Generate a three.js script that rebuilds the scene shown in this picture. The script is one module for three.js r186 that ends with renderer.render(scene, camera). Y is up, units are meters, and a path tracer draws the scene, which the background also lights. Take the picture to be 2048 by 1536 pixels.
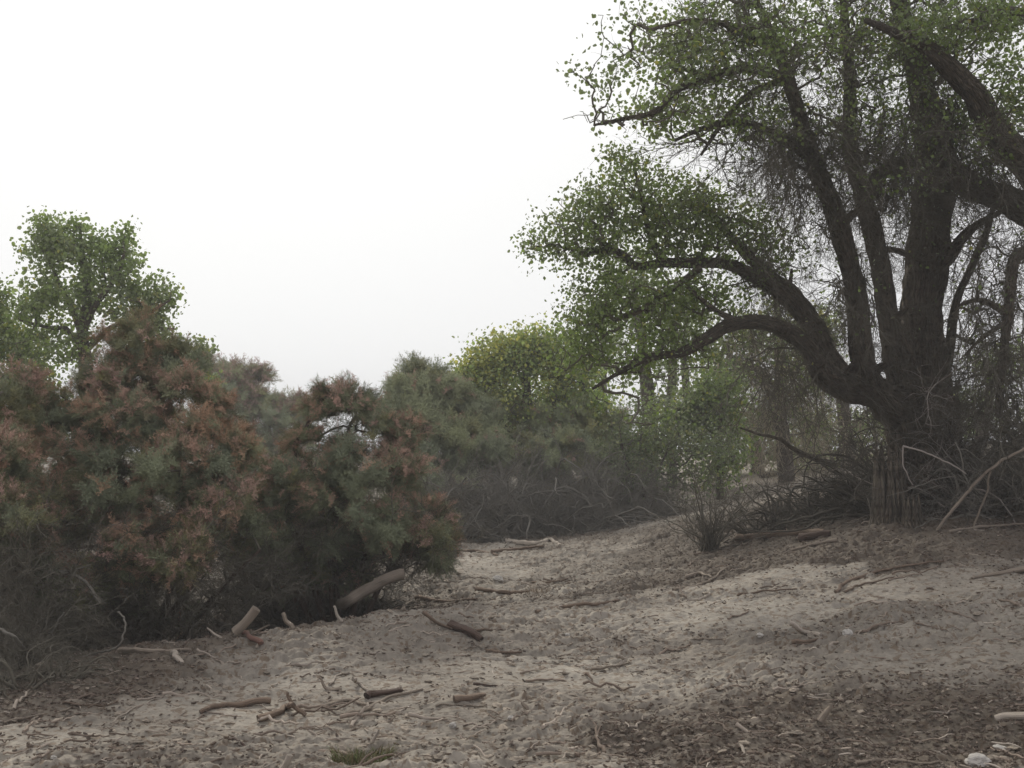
import * as THREE from 'three';
import { ImprovedNoise } from 'three/addons/math/ImprovedNoise.js';

// ------------------------------------------------------------------ camera, sky, sun, exposure
const F = 2122, PITCH = Math.atan(122 / F);            // lens in pixels of the 2048 x 1536 photograph
const scene = new THREE.Scene();
const camera = new THREE.PerspectiveCamera(2 * Math.atan(768 / F) * 180 / Math.PI, 4 / 3, 0.1, 600);
camera.position.set(0, 1.6, 0);
camera.lookAt(0, 1.6 + Math.sin(PITCH), -Math.cos(PITCH));
camera.focus = 14; camera.userData.fStop = 6;           // a compact camera held by hand: nothing is quite sharp
const renderer = new THREE.WebGLRenderer({ antialias: true });
renderer.setSize(1024, 768);
renderer.toneMapping = THREE.LinearToneMapping;
renderer.toneMappingExposure = 1;
renderer.shadowMap.enabled = true;

{ // a dusty overcast: white all round, slightly brighter towards the hidden sun, faintly lilac away from it
  const W = 256, H = 128, d = new Float32Array(W * H * 4), s = new THREE.Vector3(-0.25, 0.55, -0.8).normalize(), v = new THREE.Vector3();
  for (let j = 0; j < H; j++) for (let i = 0; i < W; i++) {
    const el = ((j + 0.5) / H - 0.5) * Math.PI, az = ((i + 0.5) / W - 0.5) * 2 * Math.PI;
    v.set(Math.cos(el) * Math.cos(az), Math.sin(el), Math.cos(el) * Math.sin(az));
    const c = Math.max(0, v.dot(s)), g = 0.83 + 0.32 * c * c * c, k = (j * W + i) * 4;
    const t = Math.min(1, 1 - c) * 0.15;
    d[k] = g * (0.99 - t * 0.6); d[k + 1] = g * (0.99 - t * 0.55); d[k + 2] = g * (0.97 + t * 0.3); d[k + 3] = 1;
  }
  const tex = new THREE.DataTexture(d, W, H, THREE.RGBAFormat, THREE.FloatType);
  tex.mapping = THREE.EquirectangularReflectionMapping; tex.magFilter = tex.minFilter = THREE.LinearFilter; tex.needsUpdate = true;
  scene.background = tex; scene.environment = tex;
}
const sun = new THREE.DirectionalLight(new THREE.Color(1, 0.95, 0.86), 2.3);
sun.position.set(-0.25 * 40, 0.55 * 40, -0.8 * 40 - 10); sun.target.position.set(0, 0, -10);
sun.castShadow = true; sun.shadow.radius = 12; sun.shadow.mapSize.set(2048, 2048);
Object.assign(sun.shadow.camera, { left: -30, right: 30, top: 30, bottom: -30, near: 1, far: 120 });
scene.add(sun, sun.target);
scene.fog = new THREE.FogExp2(new THREE.Color(0.94, 0.94, 0.92), 0.003);

// ------------------------------------------------------------------ helpers
function RNG(seed) { let a = seed >>> 0; const f = () => { a = (a + 0x6D2B79F5) >>> 0; let t = a; t = Math.imul(t ^ (t >>> 15), t | 1); t ^= t + Math.imul(t ^ (t >>> 7), t | 61); return ((t ^ (t >>> 14)) >>> 0) / 4294967296; }; f.s = () => f() * 2 - 1; f.r = (a, b) => a + f() * (b - a); f.g = () => (f() + f() + f() - 1.5) / 0.75; return f; }
const V = (x, y, z) => new THREE.Vector3(x, y, z);
const perlin = new ImprovedNoise();
const noise = (x, y, z = 0) => perlin.noise(x, y, z);
const fbm = (x, y, z, o = 4) => { let a = 0, k = 1, s = 0; for (let i = 0; i < o; i++) { a += k * noise(x, y, z + i * 7.3); s += k; k *= 0.5; x *= 2.03; y *= 2.03; z *= 2.03; } return a / s; };
const smooth = (a, b, x) => { const t = Math.min(1, Math.max(0, (x - a) / (b - a))); return t * t * (3 - 2 * t); };
const rgb = (r, g, b) => new THREE.Color().setRGB(r, g, b);
const fwd = V(0, Math.sin(PITCH), -Math.cos(PITCH)), up = V(0, Math.cos(PITCH), Math.sin(PITCH));
function at(px, py, d) { const u = (px - 1024) / F, v = (768 - py) / F; return V(u * d, 1.6 + d * (fwd.y + v * up.y), d * (fwd.z + v * up.z)); }   // a point at a pixel and a depth
const count = {};
function numbered(name) { const n = count[name] = (count[name] ?? -1) + 1; return n ? name + '_' + String(n).padStart(3, '0') : name; }
function tag(o, label, category, group, kind) { const u = o.userData; if (label) u.label = label; if (category) u.category = category; if (group) u.group = group; if (kind) u.kind = kind; return o; }
function thing(name, label, category, group, pos) { const o = new THREE.Group(); o.name = numbered(name); if (pos) o.position.copy(pos); scene.add(o); return tag(o, label, category, group); }
function part(name, geo, mat, parent, kind) { const m = new THREE.Mesh(geo, mat); m.name = name; m.castShadow = m.receiveShadow = true; parent.add(m); if (kind) m.userData.kind = kind; return m; }

// ------------------------------------------------------------------ textures and materials
function lattice(seed, n) { const r = RNG(seed), a = new Float32Array(n * n); for (let i = 0; i < n * n; i++) a[i] = r(); return (x, y) => { const xi = Math.floor(x), yi = Math.floor(y), fx = x - xi, fy = y - yi, u = fx * fx * (3 - 2 * fx), v = fy * fy * (3 - 2 * fy), m = (i, j) => a[(((j % n) + n) % n) * n + (((i % n) + n) % n)]; return (m(xi, yi) * (1 - u) + m(xi + 1, yi) * u) * (1 - v) + (m(xi, yi + 1) * (1 - u) + m(xi + 1, yi + 1) * u) * v; }; }
function dataTex(N, fn, srgb = false) { const d = new Uint8Array(N * N * 4), c = [0, 0, 0]; for (let j = 0; j < N; j++) for (let i = 0; i < N; i++) { fn(i / N, j / N, c); const k = (j * N + i) * 4; for (let q = 0; q < 3; q++) { let x = Math.min(1, Math.max(0, c[q])); if (srgb) x = x <= 0.0031308 ? x * 12.92 : 1.055 * Math.pow(x, 1 / 2.4) - 0.055; d[k + q] = x * 255; } d[k + 3] = 255; } const t = new THREE.DataTexture(d, N, N, THREE.RGBAFormat); t.wrapS = t.wrapT = THREE.RepeatWrapping; t.magFilter = THREE.LinearFilter; t.minFilter = THREE.LinearMipmapLinearFilter; t.generateMipmaps = true; if (srgb) t.colorSpace = THREE.SRGBColorSpace; t.needsUpdate = true; return t; }
const L = [8, 16, 32, 64, 128, 256].map((n, i) => [lattice(11 + i, n), n]);
const tileFbm = (u, v, from, to) => { let a = 0, k = 1, s = 0; for (let i = from; i <= to; i++) { const [f, n] = L[i]; a += k * f(u * n, v * n); s += k; k *= 0.62; } return a / s; };
const groundHeight = (u, v) => { const a = tileFbm(u, v, 1, 5), b = Math.abs(tileFbm(u + 0.37, v + 0.11, 2, 5) - 0.5) * 2; return a * 0.65 + (1 - b) * 0.35; };
const soilColor = dataTex(1024, (u, v, c) => { // silt with fine stains: grain, small brown flecks
  const g = tileFbm(u, v, 3, 5), m = tileFbm(v + 0.2, u + 0.7, 0, 3), fl = smooth(0.6, 0.68, tileFbm(u + 0.5, v + 0.3, 3, 5));
  const t = 0.8 + 0.5 * (g - 0.5) + 0.5 * (m - 0.5);
  c[0] = (1 - fl) * t + fl * 0.55; c[1] = (1 - fl) * t * 0.985 + fl * 0.47; c[2] = (1 - fl) * t * 0.96 + fl * 0.4;
}, true);
const soilBump = dataTex(1024, (u, v, c) => { c[0] = c[1] = c[2] = groundHeight(u, v); });
const barkH = (u, v) => { const w = tileFbm(u, v * 0.5, 0, 2) * 0.25, a = L[2][0]((u + w) * 32, v * 8 % 32), b = L[3][0]((u + w) * 64, v * 16 % 64); return Math.pow(1 - Math.abs(a - 0.5) * 2, 1.2) * 0.7 + b * 0.3; };
const barkBump = dataTex(512, (u, v, c) => { c[0] = c[1] = c[2] = barkH(u, v); });
const barkColor = dataTex(512, (u, v, c) => { const h = barkH(u, v), m = tileFbm(u, v, 0, 3), t = 0.3 + 1.0 * (1 - h) * (0.4 + 1.2 * m); c[0] = t; c[1] = t * 0.96; c[2] = t * 0.9; }, true);
const woodH = (u, v) => L[4][0](u * 128, v * 8 % 128) * 0.6 + L[5][0](u * 256, v * 24 % 256) * 0.4;
const woodBump = dataTex(512, (u, v, c) => { c[0] = c[1] = c[2] = woodH(u, v); });
const woodColor = dataTex(512, (u, v, c) => { const t = 0.62 + 0.36 * woodH(u, v) + 0.3 * (tileFbm(u, v, 0, 3) - 0.5); c[0] = t; c[1] = t * 0.97; c[2] = t * 0.93; }, true);
for (const t of [barkBump, barkColor]) t.repeat.set(2, 1.2);
for (const t of [woodBump, woodColor]) t.repeat.set(3, 1);
for (const t of [soilColor, soilBump]) t.repeat.set(0.42, 0.42);
const std = (o) => new THREE.MeshStandardMaterial({ roughness: 0.95, side: THREE.DoubleSide, ...o });
const M = {
  soil: std({ map: soilColor, bumpMap: soilBump, bumpScale: 0.03, vertexColors: true }),
  clod: std({ color: rgb(0.22, 0.188, 0.147) }),
  bark: std({ color: rgb(0.165, 0.135, 0.1), map: barkColor, bumpMap: barkBump, bumpScale: 0.045 }),
  farBark: std({ color: rgb(0.13, 0.105, 0.085), map: barkColor }),
  twig: std({ color: rgb(0.125, 0.11, 0.08) }),
  darkTwig: std({ color: rgb(0.08, 0.068, 0.05) }),
  greyTwig: std({ color: rgb(0.185, 0.168, 0.135) }),
  tanTwig: std({ color: rgb(0.37, 0.315, 0.215) }),
  paleTwig: std({ color: rgb(0.3, 0.26, 0.22) }),
  redTwig: std({ color: rgb(0.16, 0.085, 0.06) }),
  white: std({ color: rgb(0.47, 0.41, 0.34), map: woodColor, bumpMap: woodBump, bumpScale: 0.004 }),
  pale: std({ color: rgb(0.33, 0.275, 0.215), map: woodColor, bumpMap: woodBump, bumpScale: 0.005 }),
  brown: std({ color: rgb(0.24, 0.175, 0.125), map: woodColor, bumpMap: woodBump, bumpScale: 0.006 }),
  oldWood: std({ color: rgb(0.165, 0.14, 0.105), map: barkColor, bumpMap: barkBump, bumpScale: 0.03 }),
  dark: std({ color: rgb(0.1, 0.065, 0.048), map: woodColor, bumpMap: barkBump, bumpScale: 0.01 }),
  stone: std({ color: rgb(0.43, 0.4, 0.35), bumpMap: soilBump, bumpScale: 0.008 }),
  leaf: new THREE.MeshPhysicalMaterial({ color: 0xffffff, roughness: 0.8, side: THREE.DoubleSide, transmission: 0.5, thickness: 0 }),
  feather: std({ color: 0xffffff, roughness: 1 }),
  dry: std({ color: 0xffffff, roughness: 0.9 }),
};

// ------------------------------------------------------------------ the lie of the land: a thin-plate surface through surveyed points
const survey = [];
for (const [px, py, d] of [[0, 1536, 5.2], [512, 1536, 5.25], [1024, 1536, 5.25], [1536, 1536, 5.2], [2048, 1536, 5.1], [0, 1440, 6.1], [250, 1420, 6.4], [500, 1340, 7.5], [420, 1285, 8.5], [760, 1225, 10], [590, 1262, 9.05], [800, 1350, 7.4], [1100, 1300, 8.3], [1100, 1200, 11], [900, 1130, 14], [1000, 1100, 16], [1100, 1085, 17.4], [1250, 1050, 20], [1380, 1000, 24], [1450, 940, 34], [1300, 1150, 12.5], [1420, 1100, 14], [1500, 1200, 9.5], [1700, 1130, 10.5], [2048, 1300, 7], [1600, 1300, 7.8], [1800, 1045, 12.2], [2048, 1050, 11.5], [1600, 1010, 15], [1800, 935, 20]]) { const p = at(px, py, d); survey.push([p.x, p.z, p.y]); }
survey.push([0, 0, 0], [-3, -3, 0], [3, -3, 0.12], [-2.35, -9.7, -0.36], [-1.7, -11, -0.34], [-3.0, -9.5, -0.36], [-2.1, -10.3, -0.34], [-3.9, -9, -0.16], [-1.75, -12.4, -0.15], [-3.9, -8, -0.05], [-6, -9, -0.1], [-5, -14, -0.1], [15, -12, 1.2], [8, -20, 1.2], [-15, -12, 0], [-10, -30, 0.2], [10, -32, 1.2], [0, -34, 0.6], [-8, -2, 0], [8, -2, 0.4], [0, 10, 0]);
const plate = (() => {
  const n = survey.length, m = n + 3, A = [], U = (r2) => r2 < 1e-9 ? 0 : r2 * Math.log(r2) * 0.5;
  for (let i = 0; i < m; i++) A.push(new Float64Array(m + 1));
  for (let i = 0; i < n; i++) { for (let j = 0; j < n; j++) A[i][j] = U((survey[i][0] - survey[j][0]) ** 2 + (survey[i][1] - survey[j][1]) ** 2); A[i][i] += 0.012; A[i][n] = A[n][i] = 1; A[i][n + 1] = A[n + 1][i] = survey[i][0]; A[i][n + 2] = A[n + 2][i] = survey[i][1]; A[i][m] = survey[i][2]; }
  for (let c = 0; c < m; c++) { let p = c; for (let i = c + 1; i < m; i++) if (Math.abs(A[i][c]) > Math.abs(A[p][c])) p = i; [A[c], A[p]] = [A[p], A[c]]; for (let i = 0; i < m; i++) if (i !== c) { const f = A[i][c] / A[c][c]; if (f) for (let j = c; j <= m; j++) A[i][j] -= f * A[c][j]; } }
  const w = A.map((r, i) => r[m] / r[i]);
  return (x, z) => { let h = w[n] + w[n + 1] * x + w[n + 2] * z; for (let i = 0; i < n; i++) h += w[i] * U((x - survey[i][0]) ** 2 + (z - survey[i][1]) ** 2); return h; };
})();
const pools = [[-1.75, -6.6, 0.75, 0.32], [-0.95, -7.15, 0.55, 0.3], [0.1, -7.6, 0.8, 0.4], [1.9, -9.2, 1.0, 0.6], [2.9, -7.2, 0.8, 0.45], [2.4, -10.6, 1.2, 0.5], [-2.6, -5.9, 0.6, 0.25], [3.6, -9.3, 1.2, 0.6], [-0.4, -14, 0.7, 1]];
function pool(x, z) { // level patches of bare fine silt
  let k = 0; for (const [a, b, rx, rz] of pools) { const d = ((x - a - (z - b) * 0.5) / rx) ** 2 + ((z - b) / rz) ** 2; if (d < 2.5) k = Math.max(k, 1 - smooth(0.35, 1.3, d + 0.9 * fbm(x * 2.6, z * 4, 5.1, 3))); } return k;
}
function relief(x, z) { // hummocks, wind ripples, crusts
  const e = smooth(0.1, 0.5, fbm(x * 0.45 + 3.1, z * 0.45, 1.7, 2) + 0.35);
  const a = fbm(x * 0.9, z * 1.1, 4.2, 3) * 0.09, b = fbm(x * 3.1 + z * 0.8, z * 5.2, 9.1, 3) * 0.075, c = (0.5 - Math.abs(fbm(x * 8 + z * 2, z * 15, 2.2, 2))) * 0.05 * (0.4 + e), d = noise(x * 27, z * 38, 5) * 0.014;
  const p = smooth(-0.07, 0.07, noise(x * 4.3 + z, z * 6.1, 7.7) + 0.3 * noise(x * 13, z * 15, 3)) * 0.026 + smooth(-0.05, 0.05, noise(x * 9.1, z * 12 + x * 2, 1.1) + 0.3 * noise(x * 25, z * 29, 8)) * 0.017; const w = 1 - 0.75 * pool(x, z); return a + (b * 0.75 + c * 0.8 + d * e + p * (0.35 + 0.65 * e) - 0.03) * w;
}
function ground(x, z) {
  const r = Math.hypot(x, z), f = smooth(36, 60, r);
  return (f < 1 ? plate(x, z) * (1 - f) : 0) + f * (0.5 + 0.6 * fbm(x * 0.02, z * 0.02, 3, 2)) + relief(x, z) * (1 - smooth(14, 40, r) * 0.3);
}
function hit(px, py) { // where the sight line through a pixel meets the ground
  let a = 3, p; for (let d = 3; d < 70; d += 0.04 + d * 0.004) { p = at(px, py, d); if (p.y < ground(p.x, p.z)) break; a = d; }
  let b = a + 0.04 + a * 0.004; for (let k = 0; k < 8; k++) { const m = (a + b) / 2; p = at(px, py, m); if (p.y < ground(p.x, p.z)) b = m; else a = m; }
  p = at(px, py, b); p.depth = b; return p;
}
const shadeLitterSpots = [[at(1800, 1000, 13), 4.2, 1], [at(1550, 1000, 15), 2.6, 0.9], [at(250, 1250, 10), 3.0, 1], [at(680, 1180, 11.3), 2.0, 1], [at(540, 1200, 10.6), 1.5, 0.8], [at(1480, 950, 26), 5, 0.7], [at(1050, 1040, 19.5), 2.6, 1], [at(-100, 1300, 8.6), 2.2, 1], [at(40, 1400, 6.9), 1.5, 0.9], [at(1600, 1440, 5.9), 1.5, 0.75], [at(1950, 1400, 6.2), 1.2, 0.45], [at(1250, 1450, 6.0), 0.5, 0.4], [at(1420, 1090, 14), 1.6, 0.9], [at(1700, 1040, 12), 2.4, 1], [at(1980, 1040, 12), 2.2, 1], [at(1200, 1085, 17), 2.2, 0.5], [at(1250, 1180, 11.5), 1.6, 0.5]];  // litter zones that also stand in for shade under bushes and trees
function litter(x, z) { // fallen leaf cover, 0 to 1, raised where the ground is darkened as shade
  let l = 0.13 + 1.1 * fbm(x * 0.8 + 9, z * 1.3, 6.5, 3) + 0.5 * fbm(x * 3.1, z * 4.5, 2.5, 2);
  for (const [p, r, k] of shadeLitterSpots) l += k * (1 - smooth(r * 0.45, r, Math.hypot(x - p.x, z - p.z)));
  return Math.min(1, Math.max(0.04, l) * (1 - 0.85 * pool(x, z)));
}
{
  const line = (spec) => { const a = [spec[0][0]]; for (let i = 0; i + 1 < spec.length; i++) { const [s, st] = spec[i], [e, st2] = spec[i + 1]; let x = s; while (true) { const t = (x - s) / (e - s); x += st + (st2 - st) * t; if (x >= e - st2 * 0.4) break; a.push(x); } a.push(e); } return a; };
  const xs = line([[-170, 14], [-40, 3], [-14, 0.4], [-5.6, 0.03], [-3.3, 0.021], [3.3, 0.021], [5.6, 0.03], [14, 0.4], [40, 3], [170, 14]]);
  const zs = line([[-4.3, 0.015], [-8, 0.018], [-11, 0.026], [-16, 0.06], [-26, 0.18], [-50, 2.5], [-180, 15]].map(([a, b]) => [-a, b])).map((a) => -a), back = line([[-4.27, 0.05], [-3, 0.3], [20, 5]]);
  zs.reverse(); zs.push(...back);
  const nx = xs.length, nz = zs.length, pos = new Float32Array(nx * nz * 3), uv = new Float32Array(nx * nz * 2), col = new Float32Array(nx * nz * 3), idx = [];
  const pale = rgb(0.365, 0.327, 0.268), dull = rgb(0.25, 0.217, 0.173), litterShade = rgb(0.125, 0.098, 0.07), c = new THREE.Color();
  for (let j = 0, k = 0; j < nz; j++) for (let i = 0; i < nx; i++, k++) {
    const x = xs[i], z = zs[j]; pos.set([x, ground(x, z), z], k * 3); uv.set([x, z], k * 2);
    c.copy(pale).lerp(dull, smooth(-0.3, 0.35, fbm(x * 0.7, z * 0.9, 8.8, 3) + 0.14) * (1 - 0.4 * pool(x, z))).lerp(litterShade, 0.9 * smooth(0.3, 1, litter(x, z))); col.set([c.r, c.g, c.b], k * 3);  // darkest tone is leaf litter plus shade painted into the soil colour
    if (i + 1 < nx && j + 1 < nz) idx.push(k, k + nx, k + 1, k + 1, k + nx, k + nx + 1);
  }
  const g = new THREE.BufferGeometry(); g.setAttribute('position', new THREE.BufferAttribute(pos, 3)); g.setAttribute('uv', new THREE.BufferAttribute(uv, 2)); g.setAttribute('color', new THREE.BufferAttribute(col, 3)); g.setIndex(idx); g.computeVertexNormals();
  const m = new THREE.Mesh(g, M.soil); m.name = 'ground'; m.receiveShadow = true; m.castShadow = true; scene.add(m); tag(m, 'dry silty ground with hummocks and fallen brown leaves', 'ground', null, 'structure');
}

// ------------------------------------------------------------------ wood: tubes along lines of points
class Tubes {
  constructor() { this.p = []; this.n = []; this.uv = []; this.i = []; }
  // pts: [{x,y,z}], rad: numbers; rough: unevenness of the girth
  add(pts, rad, sides = 5, rough = 0, cap = true) {
    const P = this.p, n = pts.length; if (n < 2) return;
    const t = V(), a = V(), b = V(), d = V(); let along = 0; const base = P.length / 3;
    t.subVectors(pts[1], pts[0]).normalize(); a.set(Math.abs(t.y) < 0.9 ? 0 : 1, Math.abs(t.y) < 0.9 ? 1 : 0, 0).cross(t).normalize();
    const ring = sides + 1;
    for (let k = 0; k < n; k++) {
      t.subVectors(pts[Math.min(n - 1, k + 1)], pts[Math.max(0, k - 1)]).normalize();
      a.addScaledVector(t, -a.dot(t)).normalize(); b.crossVectors(t, a);
      if (k) along += pts[k].distanceTo(pts[k - 1]);
      for (let s = 0; s <= sides; s++) {
        const th = s / sides * Math.PI * 2; d.copy(a).multiplyScalar(Math.cos(th)).addScaledVector(b, Math.sin(th));
        let r = rad[k];
        if (rough) { const q = s === sides ? 0 : th, cx = Math.cos(q), cy = Math.sin(q); r *= 1 + rough * (0.55 * noise(cx * 1.7 + base, cy * 1.7, along * 2.2 / Math.max(0.3, rad[0] * 6)) + 0.6 * noise(cx * 4.4, cy * 4.4 + base, along * 1.6) + 0.35 * noise(cx * 9, cy * 9, along * 5)); if (sides > 20) r *= 1.05 - 0.32 * Math.abs(noise(cx * 13 + 0.6 * noise(along * 4, cx, cy), cy * 13, along * 1.7)) - 0.16 * Math.abs(noise(cx * 24, cy * 24, along * 4.5)) - 0.1 * noise(cx * 2.5, cy * 2.5, along * 3.1); }
        P.push(pts[k].x + d.x * r, pts[k].y + d.y * r, pts[k].z + d.z * r); this.n.push(d.x, d.y, d.z); this.uv.push(s / sides * 2 * Math.PI * Math.max(rad[0], 0.02), along);
      }
      if (k) for (let s = 0; s < sides; s++) { const q = base + (k - 1) * ring + s; this.i.push(q, q + 1, q + ring, q + 1, q + ring + 1, q + ring); }
    }
    if (cap) for (const [k, sg] of [[0, -1], [n - 1, 1]]) {
      const c = P.length / 3, e = pts[k], o = pts[k ? n - 2 : 1]; t.subVectors(e, o).normalize();
      P.push(e.x + t.x * rad[k] * 0.3, e.y + t.y * rad[k] * 0.3, e.z + t.z * rad[k] * 0.3); this.n.push(t.x, t.y, t.z); this.uv.push(0, 0);
      for (let s = 0; s < sides; s++) { const q = base + k * ring + s; P.push(P[q * 3], P[q * 3 + 1], P[q * 3 + 2]); this.n.push(t.x, t.y, t.z); this.uv.push(Math.cos(s), Math.sin(s)); }
      for (let s = 0; s < sides; s++) this.i.push(c, c + 1 + s, c + 1 + (s + 1) % sides);
    }
  }
  geo(origin, normals = false) {
    const g = new THREE.BufferGeometry(); const p = new Float32Array(this.p); if (origin) for (let k = 0; k < p.length; k += 3) { p[k] -= origin.x; p[k + 1] -= origin.y; p[k + 2] -= origin.z; }
    g.setAttribute('position', new THREE.BufferAttribute(p, 3)); g.setAttribute('uv', new THREE.BufferAttribute(new Float32Array(this.uv), 2)); g.setIndex(this.i);
    if (normals) g.computeVertexNormals(); else g.setAttribute('normal', new THREE.BufferAttribute(new Float32Array(this.n), 3)); return g;
  }
}
// a smooth line through points that carry a radius in w; returns {pts, rad}
function curve(P, step) {
  const c = new THREE.CatmullRomCurve3(P.map((p) => V(p.x, p.y, p.z)), false, 'centripetal'), n = Math.max(2, Math.ceil(c.getLength() / step)), pts = [], rad = [];
  for (let k = 0; k <= n; k++) { const t = k / n, q = t * (P.length - 1), i = Math.min(P.length - 2, Math.floor(q)); pts.push(c.getPoint(t)); rad.push(P[i].r + (P[i + 1].r - P[i].r) * (q - i)); }
  return { pts, rad };
}
const wp = (px, py, d, rpx) => { const p = at(px, py, d); p.r = rpx * d / F; return p; };

// points scattered through ellipsoids given as [px, py, half width, half height, depth, half depth, how many]
function scatter(rng, blobs, shell = 0.5) {
  const out = [];
  for (const [px, py, rx, ry, d, rd, n, tint = 0] of blobs) for (let k = 0; k < n; k++) {
    const u = V(rng.g(), rng.g(), rng.g()).normalize().multiplyScalar(Math.pow(rng(), shell));
    const p = at(px + u.x * rx, py - u.y * ry, d + u.z * rd); p.out = u; p.tint = tint; out.push(p);
  }
  return out;
}
// grows branches from given limbs to every point, nearest first; thickness follows what each branch carries
function grow(rng, limbs, ends, { step = 0.25, twigR = 0.003, power = 0.47, jitter = 0.12, sag = 0.1, maxR = 0.06, limbStep = 0 }) {
  const N = [], chains = [];
  const node = (p, parent, r = 0) => { N.push({ p, parent, r, n: 0, kids: 0 }); return N.length - 1; };
  const nearest = (p, bias) => { let b = -1, bd = 1e9; for (let i = 0; i < N.length; i++) { const q = N[i].p; let d = (q.x - p.x) ** 2 + (q.y - p.y) ** 2 + (q.z - p.z) ** 2; if (bias && q.y > p.y) d += (q.y - p.y) * bias; if (d < bd) { bd = d; b = i; } } return [b, Math.sqrt(bd)]; };
  for (const l of limbs) { const { pts, rad } = curve(l, limbStep || step); let par = N.length ? nearest(pts[0])[0] : -1; const ch = []; pts.forEach((p, k) => { par = node(p, par, rad[k]); ch.push(par); }); chains.push({ ids: ch, limb: true }); }
  const order = ends.map((p) => ({ p, d: nearest(p)[1] })).sort((a, b) => a.d - b.d);
  const a = V(), dir = V(), side = V();
  for (const { p } of order) {
    const [q, d] = nearest(p, 0.25), k = Math.max(2, Math.ceil(d / step)), s = N[q].p;
    if (N[q].parent >= 0) dir.subVectors(s, N[N[q].parent].p).normalize(); else dir.set(0, 1, 0);
    const ids = [q]; let par = q; const bend = d * 0.35; let wob = V();
    for (let i = 1; i <= k; i++) {
      const t = i / k; a.lerpVectors(s, p, t).addScaledVector(dir, bend * t * (1 - t) * 1.6); a.y += sag * d * t * (1 - t) * 2;
      if (i < k) { wob.add(side.set(rng.s(), rng.s(), rng.s()).multiplyScalar(jitter * step)); a.add(wob); }
      par = node(a.clone(), par); ids.push(par);
    }
    N[par].end = p; let c = par; while (c >= 0) { N[c].n++; c = N[c].parent; } chains.push({ ids });
  }
  for (const x of N) { const r = Math.min(maxR, twigR * Math.pow(Math.max(1, x.n), power)); x.R = Math.max(x.r, r); }
  return { N, chains };
}
function woodOf(tree, { origin, limbSides = 12, rough = 0.25, only }) {
  const big = new Tubes(), small = new Tubes();
  for (const { ids, limb } of tree.chains) {
    const pts = ids.map((i) => tree.N[i].p), rad = ids.map((i, k) => (k === 0 && !limb && ids.length > 1) ? Math.min(tree.N[i].R, tree.N[ids[1]].R * 1.15) : tree.N[i].R);
    if (limb) big.add(pts, rad, rad[0] > 0.045 ? limbSides : 8, rough); else small.add(pts, rad, rad[0] > 0.012 ? 6 : 3, rad[0] > 0.012 ? 0.15 : 0, false);
  }
  return [big.geo(origin, true), small.geo(origin)];
}

// ------------------------------------------------------------------ leaves, plumes and sprays that are put down many times
function polyGeo(tris, colors) { const g = new THREE.BufferGeometry(); g.setAttribute('position', new THREE.BufferAttribute(new Float32Array(tris.flat()), 3)); if (colors) g.setAttribute('color', new THREE.BufferAttribute(new Float32Array(colors.flat()), 3)); g.computeVertexNormals(); return g; }
const leafShape = (() => { // broad, bluntly toothed poplar leaf of unit length, folded a little along its rib, on a short stalk
  const R = [[0, 0, 0], [0.34, 0.16, 0.07], [0.5, 0.42, 0.1], [0.4, 0.66, 0.07], [0.2, 0.82, 0.03], [0, 1, -0.06]], T = [], rib = (y) => [0, y, -0.02 - 0.05 * y * y];
  for (const s of [1, -1]) for (let k = 0; k < R.length - 1; k++) { const a = [R[k][0] * s, R[k][1], R[k][2]], b = [R[k + 1][0] * s, R[k + 1][1], R[k + 1][2]]; if (k) T.push(...rib(R[k][1]), ...a, ...b); if (k < R.length - 2) T.push(...rib(R[k][1]), ...b, ...rib(R[k + 1][1])); }
  T.push(-0.015, 0.05, 0, 0.015, 0.05, 0, 0, -0.55, 0.05);
  return polyGeo([T]);
})();
const dryLeafShape = (() => { const T = [], n = 3, f = (u, v) => { const w = 0.36 * Math.sin(Math.PI * Math.min(1, 0.12 + v * 0.86)), x = u * w; return [x, 0.25 * Math.abs(u) ** 1.5 + 0.22 * (v - 0.4) ** 2 + 0.05 * Math.sin(v * 9 + u * 3), v - 0.5]; }; for (let i = 0; i < n; i++) for (let s = -1; s < 1; s++) { const a = f(s, i / n), b = f(s + 1, i / n), c = f(s, (i + 1) / n), d = f(s + 1, (i + 1) / n); T.push(...a, ...b, ...c, ...b, ...d, ...c); } return polyGeo([T]); })();
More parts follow.
